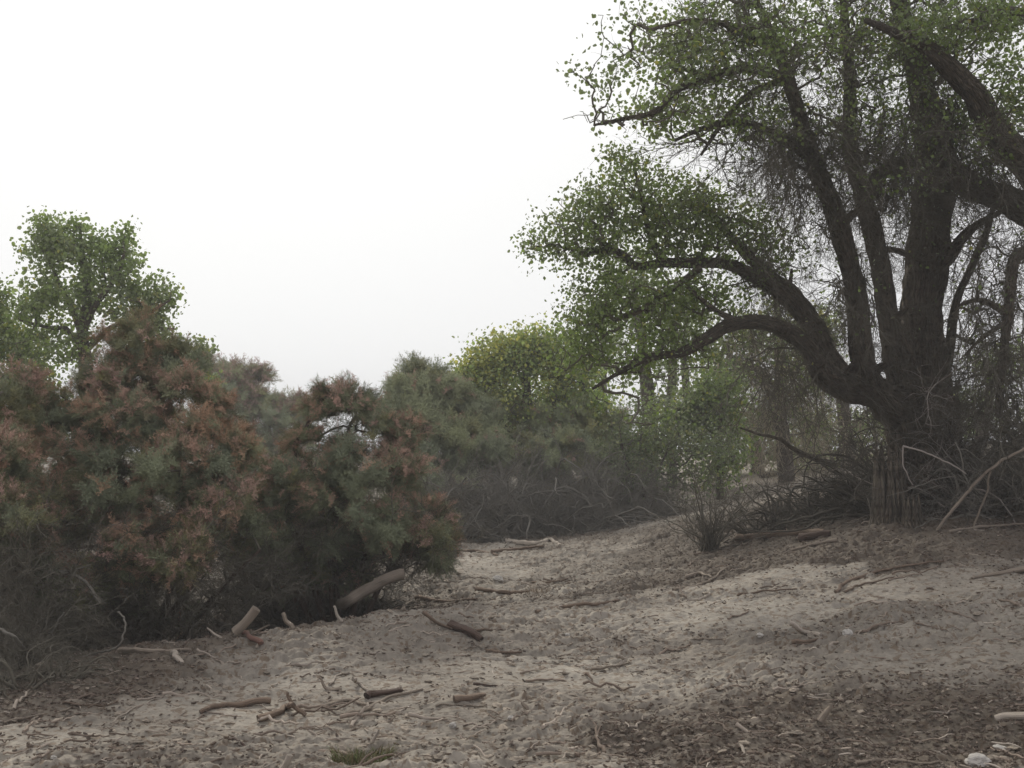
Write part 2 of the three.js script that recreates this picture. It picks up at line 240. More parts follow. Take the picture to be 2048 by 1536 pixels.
function plumeShape(seed, blades, spread, len, wid, droop) { // feathery tamarisk spray of unit length along +y
  const r = RNG(seed), T = [], stem = (t) => [0.1 * Math.sin(t * 2 + seed) * t, t - droop * 0.25 * t * t, droop * 0.55 * t * t];
  for (let k = 0; k < 5; k++) { const a = stem(k / 5), b = stem((k + 1) / 5); T.push(a[0] - 0.008, a[1], a[2], a[0] + 0.008, a[1], a[2], ...b); }
  const subs = Math.round(blades / 9);
  for (let s = 0; s < subs; s++) {
    const t0 = 0.08 + 0.9 * s / subs, o = stem(t0), th = s * 2.4 + r.s() * 0.5, ll = len * (1.05 - 0.65 * t0) * r.r(0.7, 1.25), dx = Math.cos(th) * spread, dz = Math.sin(th) * spread, e = [o[0] + dx * ll, o[1] + ll * r.r(0.5, 1), o[2] + dz * ll];
    T.push(o[0] - 0.005, o[1], o[2], o[0] + 0.005, o[1], o[2], ...e);
    for (let q = 0; q < 9; q++) { const u = r.r(0.15, 1), c = [o[0] + (e[0] - o[0]) * u, o[1] + (e[1] - o[1]) * u, o[2] + (e[2] - o[2]) * u], ph = r() * 6.283, bl = ll * r.r(0.22, 0.5); const d = [Math.cos(ph) * bl * 0.75, bl * r.r(0.1, 0.9), Math.sin(ph) * bl * 0.75], w = wid; T.push(c[0] - w * Math.sin(ph), c[1], c[2] + w * Math.cos(ph), c[0] + w * Math.sin(ph), c[1], c[2] - w * Math.cos(ph), c[0] + d[0], c[1] + d[1], c[2] + d[2]); }
  }
  return polyGeo([T]);
}
const plume = plumeShape(3, 230, 0.7, 0.42, 0.008, 0.7), bloom = plumeShape(8, 230, 0.6, 0.36, 0.0095, 1.2);
function sprayShape(seed, n, hang, crook, r0) { // a bare crooked twig with side twigs, unit length along +y
  const r = RNG(seed), t = new Tubes();
  const twig = (p, d, len, rad, lvl) => { const pts = [p.clone()], rs = [rad], k = lvl ? 4 : 7; const q = p.clone(), v = d.clone(); for (let i = 1; i <= k; i++) { v.add(V(r.s(), r.s() + hang, r.s()).multiplyScalar(crook)).normalize(); q.addScaledVector(v, len / k); pts.push(q.clone()); rs.push(rad * (1 - 0.8 * i / k)); if (lvl < 2) for (let s = 0; s < (lvl ? 1 : n); s++) if (r() < 0.75) twig(q.clone(), v.clone().add(V(r.s(), r.s(), r.s()).multiplyScalar(0.9)).normalize(), len * r.r(0.25, 0.55), rad * 0.55, lvl + 1); } t.add(pts, rs, 3, 0, false); };
  twig(V(0, 0, 0), V(0, 1, 0), 1, r0, 0); return t.geo();
}
const sprays = [sprayShape(21, 2, 0.1, 0.28, 0.011), sprayShape(22, 3, 0.05, 0.35, 0.0095)];
const YUP = V(0, 1, 0);
class Many { // gathers placements for one InstancedMesh
  constructor() { this.m = []; this.c = []; this.q = new THREE.Quaternion(); this.t = new THREE.Quaternion(); }
  put(p, dir, spin, s, color) { this.q.setFromUnitVectors(YUP, dir); this.t.setFromAxisAngle(YUP, spin); this.q.multiply(this.t); const m = new THREE.Matrix4(); m.compose(p, this.q, typeof s === 'number' ? V(s, s, s) : s); this.m.push(m); this.c.push(color ? color.clone() : null); }
  make(name, geo, mat, parent, origin) { const o = new THREE.InstancedMesh(geo, mat, this.m.length); o.name = name; const T = origin ? new THREE.Matrix4().makeTranslation(-origin.x, -origin.y, -origin.z) : null; this.m.forEach((m, i) => { o.setMatrixAt(i, T ? T.clone().multiply(m) : m); if (this.c[i]) o.setColorAt(i, this.c[i]); }); o.castShadow = o.receiveShadow = true; o.userData.kind = 'stuff'; parent.add(o); return o; }
}
const mixc = (a, b, t) => a.clone().lerp(b, t);

// ------------------------------------------------------------------ poplars
const LEAF = { fresh: rgb(0.168, 0.232, 0.045), dull: rgb(0.152, 0.185, 0.068), yellow: rgb(0.32, 0.3, 0.045), grey: rgb(0.19, 0.215, 0.12) };
function poplar(name, label, { seed, base, limbs, blobs, leaves = 12, leafSize = 0.055, spread = 0.2, twigR = 0.0035, step = 0.25, yellow = 0.08, mats = [M.bark, M.twig], rough = 0.3, maxR = 0.05, single = 0, tint = 0, extra, shell = 0.5, sides = 12, sag = 0.1, limbStep = 0, bright = 1.15 }) {
  const rng = RNG(seed), o = thing(name, label, 'tree', null, base), ends = scatter(rng, blobs, shell), tree = grow(rng, limbs, ends, { step, twigR, maxR, sag, limbStep, jitter: 0.22 });
  const [big, small] = woodOf(tree, { origin: base, rough, limbSides: sides });
  part('trunk', big, mats[0], o); part('branches', small, mats[1], o, 'stuff');
  const all = [], q = V(), d = V();
  for (const x of tree.N) if (x.end) {
    const e = x.end, back = x.parent >= 0 ? tree.N[x.parent].p : x.p, n = Math.round(leaves * (e.tint < 0 ? 1 + e.tint : 1) * (rng() < 0.3 ? 0.15 : rng.r(0.6, 2))), patch = fbm(e.x * 0.9, e.y * 0.9, e.z * 0.9 + seed, 2);
    for (let k = 0; k < n; k++) {
      q.lerpVectors(back, x.p, rng.r(0.1, 1)).add(V(rng.g(), rng.g(), rng.g()).multiplyScalar(spread));
      d.set(rng.s(), rng.s() - 0.55, rng.s()).normalize();
      let c = mixc(LEAF.fresh, LEAF.dull, smooth(-0.35, 0.35, patch + 0.5 * rng.s())); if (rng() < yellow * (0.4 + 1.6 * smooth(-0.2, 0.5, patch))) c = mixc(c, LEAF.yellow, rng()); if (tint) c.lerp(LEAF.grey, tint);
      c.multiplyScalar(bright * rng.r(0.7, 1.35)); all.push([q.clone(), d.clone(), rng() * 6.283, leafSize * rng.r(0.5, 1.35), c]);
    }
  }
  if (single) { // the leaves that stand clear at the tips of the nearest branches
    const mats = [0.85, 1, 1.15].map((k) => { const m = M.leaf.clone(); m.color = LEAF.grey.clone().lerp(LEAF.fresh, 0.5).multiplyScalar(k); return m; });
    all.sort((a, b) => single(a[0]) - single(b[0])); const T = new THREE.Quaternion();
    all.splice(0, 300).forEach(([p, d, s, z], i) => { const m = part(i ? 'leaf_' + String(i).padStart(3, '0') : 'leaf', leafShape, mats[i % 3], o); m.position.copy(p).sub(base); m.quaternion.setFromUnitVectors(YUP, d).multiply(T.setFromAxisAngle(YUP, s)); m.scale.setScalar(z); });
  }
  const f = new Many(); for (const a of all) f.put(...a); f.make('foliage', leafShape, M.leaf, o, base);
  if (extra) extra(o, tree, rng);
  return o;
}
// bare twigs hanging from or standing on a tree's branches
function twigs(o, base, tree, rng, { n, pick, len = [0.4, 0.9], dir = [0, -1, 0], wild = 0.6, mat = M.twig, name = 'hanging_twigs' }) {
  const ok = tree.N.filter(pick), a = new Many(), b = new Many(), d = V(); if (!ok.length) return;
  for (let k = 0; k < n; k++) { const x = ok[Math.floor(rng() * ok.length)]; d.set(dir[0] + rng.g() * wild, dir[1] + rng.g() * wild, dir[2] + rng.g() * wild).normalize(); const s = rng.r(...len), t = Math.max(0.75, Math.min(1.5, 0.7 / s)); (k % 2 ? a : b).put(x.p, d, rng() * 6.283, V(s, s, s)); }
  a.make(name, sprays[0], mat, o, base); b.make(name, sprays[1], mat, o, base);
}
const pxOf = (p) => { const v = V(p.x, p.y - 1.6, p.z), d = v.dot(fwd); return [1024 + v.x / d * F, 768 - v.dot(up) / d * F, d]; };

{ // the big multi-stemmed poplar on the right
  const base = hit(1850, 1035); base.y -= 0.1;
  const D = 13.1;
  const limbs = [
    [wp(1862, 1060, D, 92), wp(1856, 980, D, 76), wp(1850, 890, D, 72), wp(1835, 800, D, 74), wp(1842, 735, D, 48), wp(1846, 614, D, 38), wp(1860, 486, D, 37), wp(1867, 358, D, 38), wp(1860, 260, D - 0.2, 28), wp(1835, 140, D - 0.4, 22), wp(1800, 20, D - 0.5, 16), wp(1770, -120, D - 0.6, 9)],
    [wp(1845, 825, D, 46), wp(1800, 742, D - 0.2, 26), wp(1774, 614, D - 0.3, 19), wp(1750, 486, D - 0.3, 19), wp(1724, 384, D - 0.4, 17), wp(1700, 300, D - 0.5, 15), wp(1700, 180, D - 0.6, 12), wp(1690, 40, D - 0.7, 8), wp(1680, -80, D - 0.7, 5)],
    [wp(1738, 392, D - 0.35, 17), wp(1762, 350, D - 0.3, 14), wp(1800, 326, D - 0.3, 13), wp(1860, 322, D - 0.2, 13)],
    [wp(1830, 830, D, 52), wp(1770, 800, D - 0.3, 34), wp(1734, 750, D - 0.4, 24), wp(1706, 563, D - 0.6, 19), wp(1670, 425, D - 0.8, 19), wp(1624, 312, D - 1.0, 17), wp(1594, 215, D - 1.2, 14), wp(1560, 110, D - 1.3, 10), wp(1510, 0, D - 1.5, 6)],
    [wp(1840, 815, D, 50.4), wp(1760, 792, D - 0.2, 28.6), wp(1685, 776, D - 0.5, 22.7), wp(1638, 742, D - 0.7, 19.3), wp(1610, 690, D - 0.8, 16.8), wp(1560, 656, D - 0.9, 15.1), wp(1506, 643, D - 1.0, 13.4), wp(1455, 653, D - 1.0, 12.6), wp(1403, 684, D - 1.1, 11.8), wp(1365, 705, D - 1.1, 10.1), wp(1300, 715, D - 1.2, 6.7), wp(1239, 745, D - 1.2, 4.2), wp(1185, 778, D - 1.2, 2.5)],
    [wp(1760, 795, D - 0.2, 29.6), wp(1700, 765, D - 0.4, 20.3), wp(1662, 718, D - 0.4, 18.7), wp(1615, 640, D - 0.5, 17.2), wp(1564, 592, D - 0.5, 14.0), wp(1506, 550, D - 0.6, 12.5), wp(1444, 527, D - 0.6, 10.9), wp(1376, 527, D - 0.7, 10.1), wp(1325, 525, D - 0.7, 8.6), wp(1270, 532, D - 0.7, 6.2), wp(1240, 505, D - 0.7, 4.7), wp(1170, 500, D - 0.7, 2.7)],
    [wp(1650, 690, D - 0.3, 17.2), wp(1625, 640, D - 0.3, 14.8), wp(1581, 583, D - 0.3, 13.3), wp(1530, 543, D - 0.3, 10.9), wp(1489, 505, D - 0.3, 9.4), wp(1461, 473, D - 0.3, 7.8), wp(1437, 446, D - 0.3, 5.5), wp(1400, 400, D - 0.3, 3.1)],
    [wp(1325, 525, D - 0.7, 8), wp(1300, 470, D - 0.6, 6), wp(1285, 400, D - 0.6, 4.5), wp(1270, 340, D - 0.5, 3)],
    [wp(1400, 535, D - 0.7, 7), wp(1350, 575, D - 0.8, 5), wp(1300, 610, D - 0.9, 4), wp(1230, 640, D - 1, 3)],
    [wp(1480, 645, D - 1, 8), wp(1430, 620, D - 1, 5), wp(1370, 570, D - 0.9, 3.5)],
    [wp(1640, 330, D - 0.95, 13), wp(1580, 285, D - 1.2, 10), wp(1520, 255, D - 1.4, 8), wp(1465, 245, D - 1.6, 7), wp(1408, 256, D - 1.8, 5), wp(1349, 281, D - 2.0, 3)],
    [wp(1600, 230, D - 1.2, 11), wp(1570, 160, D - 1.4, 9), wp(1500, 138, D - 1.6, 8), wp(1452, 144, D - 1.8, 7), wp(1393, 164, D - 2.1, 6), wp(1349, 184, D - 2.4, 5), wp(1311, 223, D - 2.6, 3.5), wp(1247, 238, D - 2.9, 2.5), wp(1188, 250, D - 3.2, 1.5)],
    [wp(1560, 160, D - 1.4, 8), wp(1496, 190, D - 1.6, 7), wp(1452, 236, D - 1.7, 5), wp(1402, 310, D - 1.9, 2.5)],
    [wp(1560, 110, D - 1.3, 8), wp(1480, 60, D - 1.8, 6), wp(1390, 40, D - 2.4, 4), wp(1300, 60, D - 3.0, 2.5)],
    [wp(1862, 560, D, 14), wp(1885, 530, D - 0.1, 13), wp(1929, 473, D - 0.2, 10), wp(1960, 446, D - 0.2, 7), wp(2010, 420, D - 0.3, 4)],
    [wp(1870, 880, D, 18), wp(1892, 760, D + 0.1, 10), wp(1899, 694, D + 0.1, 9), wp(1911, 608, D + 0.1, 8), wp(1942, 535, D, 7), wp(1973, 465, D, 6), wp(1990, 400, D, 4)],
    [wp(1745, 500, D - 0.3, 7), wp(1790, 500, D - 0.4, 6), wp(1835, 520, D - 0.3, 5)],
    [wp(1790, 640, D - 0.3, 5), wp(1815, 690, D - 0.5, 4), wp(1835, 730, D - 0.5, 3)],
  ];
  const E = D - 0.6;
  const blobs = [
    // the low crown that arches out to the left
    [1300, 400, 150, 75, E, 0.9, 170], [1180, 440, 95, 85, E, 0.7, 105], [1440, 430, 130, 70, E, 0.8, 120], [1330, 480, 200, 60, E, 0.8, 130], [1120, 490, 70, 60, E, 0.5, 40], [1190, 600, 90, 95, E - 0.2, 0.6, 110], [1320, 600, 130, 80, E - 0.2, 0.7, 130], [1440, 590, 100, 60, E, 0.6, 70, -0.3], [1160, 690, 65, 65, E - 0.3, 0.5, 65], [1270, 710, 80, 50, E - 0.3, 0.5, 60, -0.2], [1390, 690, 90, 50, E - 0.3, 0.5, 50, -0.3], [1290, 800, 90, 60, E - 0.3, 0.5, 30, -0.8], [1540, 490, 70, 90, E, 0.6, 50, -0.2], [1260, 320, 60, 30, E, 0.5, 25], [1060, 500, 28, 40, E, 0.3, 10],
    // the upper crown
    [1480, 70, 200, 110, D - 1.8, 1.2, 220, -0.2], [1360, 110, 120, 120, D - 2.4, 0.8, 95, -0.2], [1260, 110, 90, 120, D - 3.1, 0.5, 34, -0.55], [1180, 170, 55, 75, D - 3.3, 0.3, 16, -0.62], [1340, 230, 120, 40, D - 2.2, 0.7, 60, -0.3], [1480, 220, 130, 70, D - 1.6, 0.9, 100, -0.25], [1700, 80, 180, 120, D - 0.8, 1.5, 230, -0.25], [1600, 250, 120, 90, D - 1.0, 1.0, 100, -0.6], [1780, 220, 160, 110, D - 0.6, 1.2, 150, -0.6], [1920, 80, 150, 110, D - 0.6, 1.3, 160, -0.3], [1940, 260, 140, 100, D - 0.8, 1.2, 160, -0.5], [1800, 330, 180, 90, D - 0.9, 0.9, 110, -0.55], [1560, -60, 300, 60, D - 1.2, 1.5, 120], [1850, -60, 300, 60, D - 0.8, 1.5, 120],
    // bare, twiggy parts
    [1600, 400, 90, 110, D - 0.8, 0.6, 70, -0.85], [1690, 560, 100, 160, D - 0.6, 0.7, 110, -0.93], [1850, 410, 130, 120, D - 0.2, 0.8, 90, -0.85], [1960, 520, 110, 150, D, 0.8, 110, -0.95], [1950, 680, 110, 100, D + 0.1, 0.7, 120, -0.97], [1780, 600, 80, 110, D - 0.4, 0.7, 36, -0.95], [1560, 740, 90, 90, D - 0.7, 0.5, 60, -0.93], [1860, 800, 160, 110, D - 0.3, 0.9, 110, -1], [1450, 280, 130, 60, D - 1.7, 0.6, 60, -0.9], [1240, 240, 120, 30, D - 2.8, 0.4, 30, -0.95],
  ];
  poplar('poplar_tree', 'large old poplar with several dark stems and drooping twigs, filling the right side', {
    seed: 5, base, limbs, blobs, leaves: 21, leafSize: 0.039, spread: 0.135, twigR: 0.0036, step: 0.2, limbStep: 0.07, maxR: 0.045, rough: 0.42, sides: 40, yellow: 0.06,
    single: (p) => { const [x, y, d] = pxOf(p); return y < -5 || y > 300 || x < 1100 ? 1e6 : x + d * 40; },
    extra: (o, tree, rng) => {
      twigs(o, base, tree, rng, { n: 520, pick: (x) => x.R > 0.07 && x.p.y > 2.1 && x.p.y < 6.5, len: [0.2, 0.5], wild: 0.8, dir: [0, -0.35, 0.5], name: 'stem_shoots' });
      const thick = tree.chains.filter((c) => c.limb).flatMap((c) => c.ids.slice(6)).filter((i) => tree.N[i].R > 0.06 && tree.N[i].R < 0.2 && tree.N[i].p.y < 6);
      for (let k = 0; k < 26; k++) { const i = thick[Math.floor(rng() * thick.length)], x = tree.N[i], ax = x.p.clone().sub(tree.N[x.parent].p).normalize(), d = V(rng.s(), rng.s() * 0.6, rng.s() + 0.5); d.addScaledVector(ax, 0.5 - d.dot(ax)).normalize(); const l = x.R * rng.r(1.3, 3.2), r = x.R * rng.r(0.16, 0.42), t = new Tubes(), e = x.p.clone().addScaledVector(d, x.R * 0.8 + l); t.add([x.p.clone().addScaledVector(d, x.R * 0.5), x.p.clone().addScaledVector(d, x.R), x.p.clone().addScaledVector(d, x.R * 0.8 + l * 0.5).add(V(rng.s() * 0.02, rng.s() * 0.02, 0)), e], [r * 1.7, r * 1.25, r, r * 0.6], 10, 0.5); part(k ? 'branch_stub_' + String(k).padStart(3, '0') : 'branch_stub', t.geo(base, true), M.bark, o); }
      twigs(o, base, tree, rng, { n: 700, pick: (x) => { const [px, py] = pxOf(x.p); return px > 1480 && px < 2100 && py > 180 && (py < 400 || px < 1760 || rng() < 0.4) && py < 900 && x.R > 0.006; }, len: [0.3, 0.8], wild: 0.45, dir: [-0.05, -0.85, 0.1] });
      twigs(o, base, tree, rng, { n: 380, pick: (x) => { const [px, py] = pxOf(x.p); return py < 420 && px > 1380 && x.R > 0.008; }, len: [0.4, 0.9], wild: 0.9, dir: [-0.3, -0.5, 0.1], name: 'bare_twigs' });
      twigs(o, base, tree, rng, { n: 60, pick: (x) => { const [px, py] = pxOf(x.p); return px > 1840 && py > 760 && py < 1000 && x.R > 0.01; }, len: [0.5, 1.1], wild: 0.8, dir: [0, -0.7, 0.5], mat: M.paleTwig, name: 'base_shoots' });
    },
  });
}
{ // a second poplar just off to the right, leaning in
  const base = hit(2048, 1040).add(V(1.5, 0.1, -0.4)); base.y = ground(base.x, base.z) - 0.1; const D = 12.6;
  const s = pxOf(base);
  const limbs = [
    [wp(s[0], s[1], D, 80), wp(2290, 850, D, 66), wp(2230, 650, D, 60), wp(2130, 480, D, 42), wp(2048, 415, D - 0.1, 29), wp(1970, 385, D - 0.2, 26), wp(1910, 350, D - 0.3, 23), wp(1890, 290, D - 0.4, 14), wp(1880, 200, D - 0.5, 8)],
    [wp(2200, 590, D, 48), wp(2120, 420, D - 0.3, 36), wp(2050, 330, D - 0.5, 30), wp(1990, 262, D - 0.7, 27), wp(1945, 185, D - 0.9, 24), wp(1900, 135, D - 1.1, 21), wp(1850, 92, D - 1.3, 15), wp(1800, 70, D - 1.5, 9), wp(1730, 40, D - 1.7, 5)],
    [wp(2110, 440, D - 0.2, 22), wp(2130, 250, D - 0.6, 16), wp(2100, 90, D - 1, 12), wp(2030, 22, D - 1.3, 9), wp(1960, 40, D - 1.6, 6), wp(1920, 42, D - 1.8, 4)],
    [wp(2160, 520, D, 22), wp(2060, 500, D - 0.4, 13), wp(2030, 520, D - 0.5, 12), wp(2018, 620, D - 0.6, 10), wp(2005, 720, D - 0.6, 7), wp(1995, 830, D - 0.6, 5)],
    [wp(2018, 630, D - 0.6, 8), wp(1960, 600, D - 0.6, 5), wp(1920, 610, D - 0.6, 3)],
    [wp(2016, 640, D - 0.6, 6), wp(1960, 680, D - 0.7, 4), wp(1930, 710, D - 0.7, 2.5)],
  ];
  const blobs = [[1990, 30, 90, 60, D - 1.5, 0.8, 80], [2040, 180, 70, 100, D - 0.8, 0.8, 80, -0.2], [1850, 60, 120, 50, D - 1.4, 0.7, 70], [1990, 330, 70, 60, D - 0.5, 0.7, 40, -0.7], [1990, 560, 80, 110, D - 0.5, 0.6, 110, -0.95], [2010, 720, 70, 120, D - 0.5, 0.6, 120, -0.97], [2040, 860, 80, 90, D - 0.6, 0.6, 110, -1], [2150, 200, 100, 150, D - 0.6, 1, 60], [2060, 430, 60, 60, D - 0.4, 0.5, 40, -0.9]];
  poplar('poplar_tree', 'leaning poplar reaching in over the right edge of the photo', { seed: 9, base, limbs, blobs, leaves: 17, leafSize: 0.039, spread: 0.135, twigR: 0.0036, step: 0.2, limbStep: 0.07, rough: 0.42, sides: 40,
    extra: (o, tree, rng) => { twigs(o, base, tree, rng, { n: 260, pick: (x) => { const [px, py] = pxOf(x.p); return px > 1880 && px < 2120 && py > 200 && py < 1000 && x.R > 0.005; }, len: [0.3, 0.9], wild: 0.6, dir: [-0.05, -0.8, 0.1] }); } });
}
{ // poplar behind the tamarisks on the left
  const D = 18.5, base = at(185, 1060, D); base.y = ground(base.x, base.z) - 0.05;
  const s = pxOf(base);
  poplar('poplar_tree', 'upright young poplar with round open crown rising behind the pink tamarisks', { seed: 31, base, bright: 1.4,
    limbs: [[wp(s[0], s[1], D, 20), wp(178, 850, D, 16), wp(170, 720, D, 13), wp(165, 650, D, 11), wp(175, 600, D, 8), wp(165, 520, D, 5), wp(160, 460, D, 3)], [wp(166, 660, D, 9), wp(190, 610, D - 0.2, 6), wp(230, 560, D - 0.3, 4), wp(250, 500, D - 0.3, 2.5)], [wp(168, 680, D, 8), wp(145, 620, D + 0.1, 6), wp(120, 570, D + 0.2, 4), wp(90, 500, D + 0.2, 2)], [wp(172, 720, D, 7), wp(140, 660, D, 5), wp(95, 655, D, 3.5), wp(40, 640, D, 2)], [wp(172, 700, D, 7), wp(230, 650, D - 0.3, 5), wp(290, 630, D - 0.4, 3), wp(340, 600, D - 0.5, 2)]],
    blobs: [[150, 500, 95, 55, D, 0.9, 90], [240, 530, 55, 60, D, 0.7, 50], [95, 490, 55, 50, D, 0.6, 40], [160, 590, 130, 55, D, 0.9, 95], [280, 610, 70, 50, D, 0.6, 55], [330, 590, 38, 35, D, 0.4, 22], [70, 590, 50, 50, D, 0.6, 35], [85, 445, 20, 24, D, 0.3, 8], [150, 450, 25, 18, D, 0.3, 10], [250, 475, 20, 20, D, 0.3, 10], [300, 680, 70, 45, D, 0.6, 45], [110, 690, 120, 50, D, 0.7, 60], [390, 710, 40, 40, D, 0.4, 20], [420, 770, 20, 30, D, 0.3, 8]],
    leaves: 30, leafSize: 0.06, spread: 0.15, twigR: 0.004, step: 0.3, mats: [M.farBark, M.twig], tint: 0.1, sides: 8, yellow: 0.05 });
  const b2 = at(-40, 1060, 19.5); b2.y = ground(b2.x, b2.z) - 0.05; const s2 = pxOf(b2), D2 = 19.5;
  poplar('poplar_tree', 'bushy bright green poplar at the left edge beside the young poplar', { seed: 32, base: b2, bright: 1.25,
    limbs: [[wp(s2[0], s2[1], D2, 18), wp(-30, 850, D2, 14), wp(-20, 700, D2, 9), wp(-25, 600, D2, 5)], [wp(-30, 850, D2, 9), wp(30, 740, D2, 6), wp(60, 680, D2, 3)]],
    blobs: [[-30, 620, 70, 60, D2, 0.8, 70], [30, 680, 60, 60, D2, 0.8, 70], [60, 760, 80, 60, D2, 0.8, 70], [-60, 720, 90, 90, D2, 0.8, 60], [100, 830, 80, 60, D2, 0.7, 60], [5, 590, 14, 30, D2, 0.3, 9]],
    leaves: 34, leafSize: 0.062, spread: 0.17, twigR: 0.004, step: 0.3, mats: [M.farBark, M.twig], sides: 8, yellow: 0.3 });
}
// far poplars and bushes beyond the clearing: [name, label, px of base, depth, limb lines, blobs, options]
function far(name, label, px, D, limbs, blobs, o = {}) {
  const base = at(px, 1000, D); base.y = ground(base.x, base.z) - 0.05; const s = pxOf(base);
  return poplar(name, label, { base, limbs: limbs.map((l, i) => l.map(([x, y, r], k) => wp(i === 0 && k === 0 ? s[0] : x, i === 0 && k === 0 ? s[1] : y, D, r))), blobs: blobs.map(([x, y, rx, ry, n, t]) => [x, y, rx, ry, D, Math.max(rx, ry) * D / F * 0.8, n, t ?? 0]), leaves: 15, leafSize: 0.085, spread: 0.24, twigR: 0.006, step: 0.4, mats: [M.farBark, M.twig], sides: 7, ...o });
}
far('poplar_tree', 'rounded yellow green poplar in the middle distance behind the brush', 1050, 22.8, [[[1050, 980, 16], [1052, 880, 13], [1055, 800, 9], [1050, 720, 5]], [[1052, 900, 9], [1000, 820, 6], [960, 760, 3]], [[1053, 880, 9], [1100, 800, 6], [1130, 730, 3]]],
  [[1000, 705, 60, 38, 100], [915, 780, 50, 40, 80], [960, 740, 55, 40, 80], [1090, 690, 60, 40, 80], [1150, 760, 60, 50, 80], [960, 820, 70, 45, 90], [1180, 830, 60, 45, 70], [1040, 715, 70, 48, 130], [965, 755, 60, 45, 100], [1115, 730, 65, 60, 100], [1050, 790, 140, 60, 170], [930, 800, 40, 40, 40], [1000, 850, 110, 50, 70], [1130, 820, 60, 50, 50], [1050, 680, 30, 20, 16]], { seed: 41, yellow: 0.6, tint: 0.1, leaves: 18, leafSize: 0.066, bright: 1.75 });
far('poplar_tree', 'slim grey poplar with bare leaning trunk right of the rounded poplar', 1190, 29, [[[1190, 950, 14], [1185, 850, 12], [1170, 780, 10], [1150, 720, 6]], [[1180, 820, 6], [1210, 750, 4], [1220, 690, 2]]],
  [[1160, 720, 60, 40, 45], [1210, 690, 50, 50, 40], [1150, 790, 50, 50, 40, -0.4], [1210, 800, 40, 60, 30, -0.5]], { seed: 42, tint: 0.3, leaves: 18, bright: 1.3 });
far('poplar_tree', 'straight thin trunk poplar beyond the arching branches', 1212, 32, [[[1212, 950, 7], [1210, 850, 6], [1208, 740, 5], [1205, 640, 3]]], [[1205, 640, 50, 50, 40], [1220, 720, 40, 40, 25, -0.3], [1200, 820, 40, 50, 25, -0.5]], { seed: 43, tint: 0.3 });
far('poplar_tree', 'thick grey trunk poplar seen beneath the arching branches', 1300, 26, [[[1304, 950, 17], [1300, 830, 15], [1290, 740, 13], [1278, 640, 10], [1265, 560, 6]], [[1290, 740, 7], [1340, 660, 5], [1370, 600, 3]]], [[1260, 560, 80, 60, 60], [1350, 620, 80, 60, 60], [1280, 660, 70, 50, 40], [1310, 740, 80, 40, 40, -0.3], [1340, 800, 60, 40, 30, -0.5]], { seed: 44, tint: 0.3, bright: 1.25 });
far('poplar_tree', 'twin trunk poplar behind the low arching limb', 1345, 28, [[[1345, 950, 11], [1342, 830, 10], [1345, 740, 9], [1350, 640, 6]], [[1344, 900, 8], [1372, 800, 8], [1368, 700, 6], [1375, 620, 3]]], [[1360, 640, 70, 50, 50], [1400, 700, 60, 50, 40], [1340, 720, 50, 50, 30, -0.4]], { seed: 45, tint: 0.3 });
far('poplar_tree', 'drooping poplar with arched bare trunk right of the green round bush', 1575, 25, [[[1578, 930, 18], [1565, 860, 15], [1548, 800, 12], [1530, 750, 9], [1500, 732, 6], [1470, 735, 3]], [[1560, 860, 15], [1562, 760, 13], [1558, 660, 10], [1550, 580, 6]]],
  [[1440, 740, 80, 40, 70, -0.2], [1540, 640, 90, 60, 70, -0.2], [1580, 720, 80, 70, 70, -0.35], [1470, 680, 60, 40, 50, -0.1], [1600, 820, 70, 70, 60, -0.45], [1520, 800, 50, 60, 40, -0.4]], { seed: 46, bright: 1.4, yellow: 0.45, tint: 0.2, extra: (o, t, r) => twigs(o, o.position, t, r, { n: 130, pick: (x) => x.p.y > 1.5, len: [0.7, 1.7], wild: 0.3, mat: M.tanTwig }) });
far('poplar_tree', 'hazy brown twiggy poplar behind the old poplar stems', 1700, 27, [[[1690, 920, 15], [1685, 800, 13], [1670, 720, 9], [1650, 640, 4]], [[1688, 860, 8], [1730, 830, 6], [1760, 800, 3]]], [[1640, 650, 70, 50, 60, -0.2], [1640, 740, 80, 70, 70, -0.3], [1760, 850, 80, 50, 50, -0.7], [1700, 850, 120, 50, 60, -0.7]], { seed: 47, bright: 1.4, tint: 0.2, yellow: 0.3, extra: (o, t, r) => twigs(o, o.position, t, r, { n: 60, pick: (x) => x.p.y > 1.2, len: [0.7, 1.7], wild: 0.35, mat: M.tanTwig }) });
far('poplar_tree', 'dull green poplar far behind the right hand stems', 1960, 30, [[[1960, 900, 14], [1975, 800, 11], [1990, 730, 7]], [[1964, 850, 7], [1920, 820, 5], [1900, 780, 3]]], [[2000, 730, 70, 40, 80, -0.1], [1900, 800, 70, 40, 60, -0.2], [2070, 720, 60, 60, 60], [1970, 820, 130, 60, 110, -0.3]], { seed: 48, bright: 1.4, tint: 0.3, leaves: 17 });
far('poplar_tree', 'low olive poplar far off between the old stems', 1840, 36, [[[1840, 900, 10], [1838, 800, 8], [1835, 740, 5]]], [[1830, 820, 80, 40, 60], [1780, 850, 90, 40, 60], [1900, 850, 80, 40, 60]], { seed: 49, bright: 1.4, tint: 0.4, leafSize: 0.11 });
far('leafy_bush', 'dense fresh green rounded bush under the arching limb', 1440, 22, [[[1440, 940, 8], [1440, 860, 6], [1440, 790, 3]], [[1440, 900, 5], [1400, 820, 3], [1390, 790, 2]]], [[1440, 790, 66, 45, 110], [1440, 890, 80, 50, 80, -0.2], [1430, 950, 80, 35, 50, -0.4], [1400, 830, 70, 40, 80], [1350, 840, 80, 50, 80, -0.2], [1300, 880, 70, 50, 70, -0.3]], { seed: 50, bright: 1.4, leaves: 20, leafSize: 0.07, yellow: 0.1 }).userData.category = 'bush';
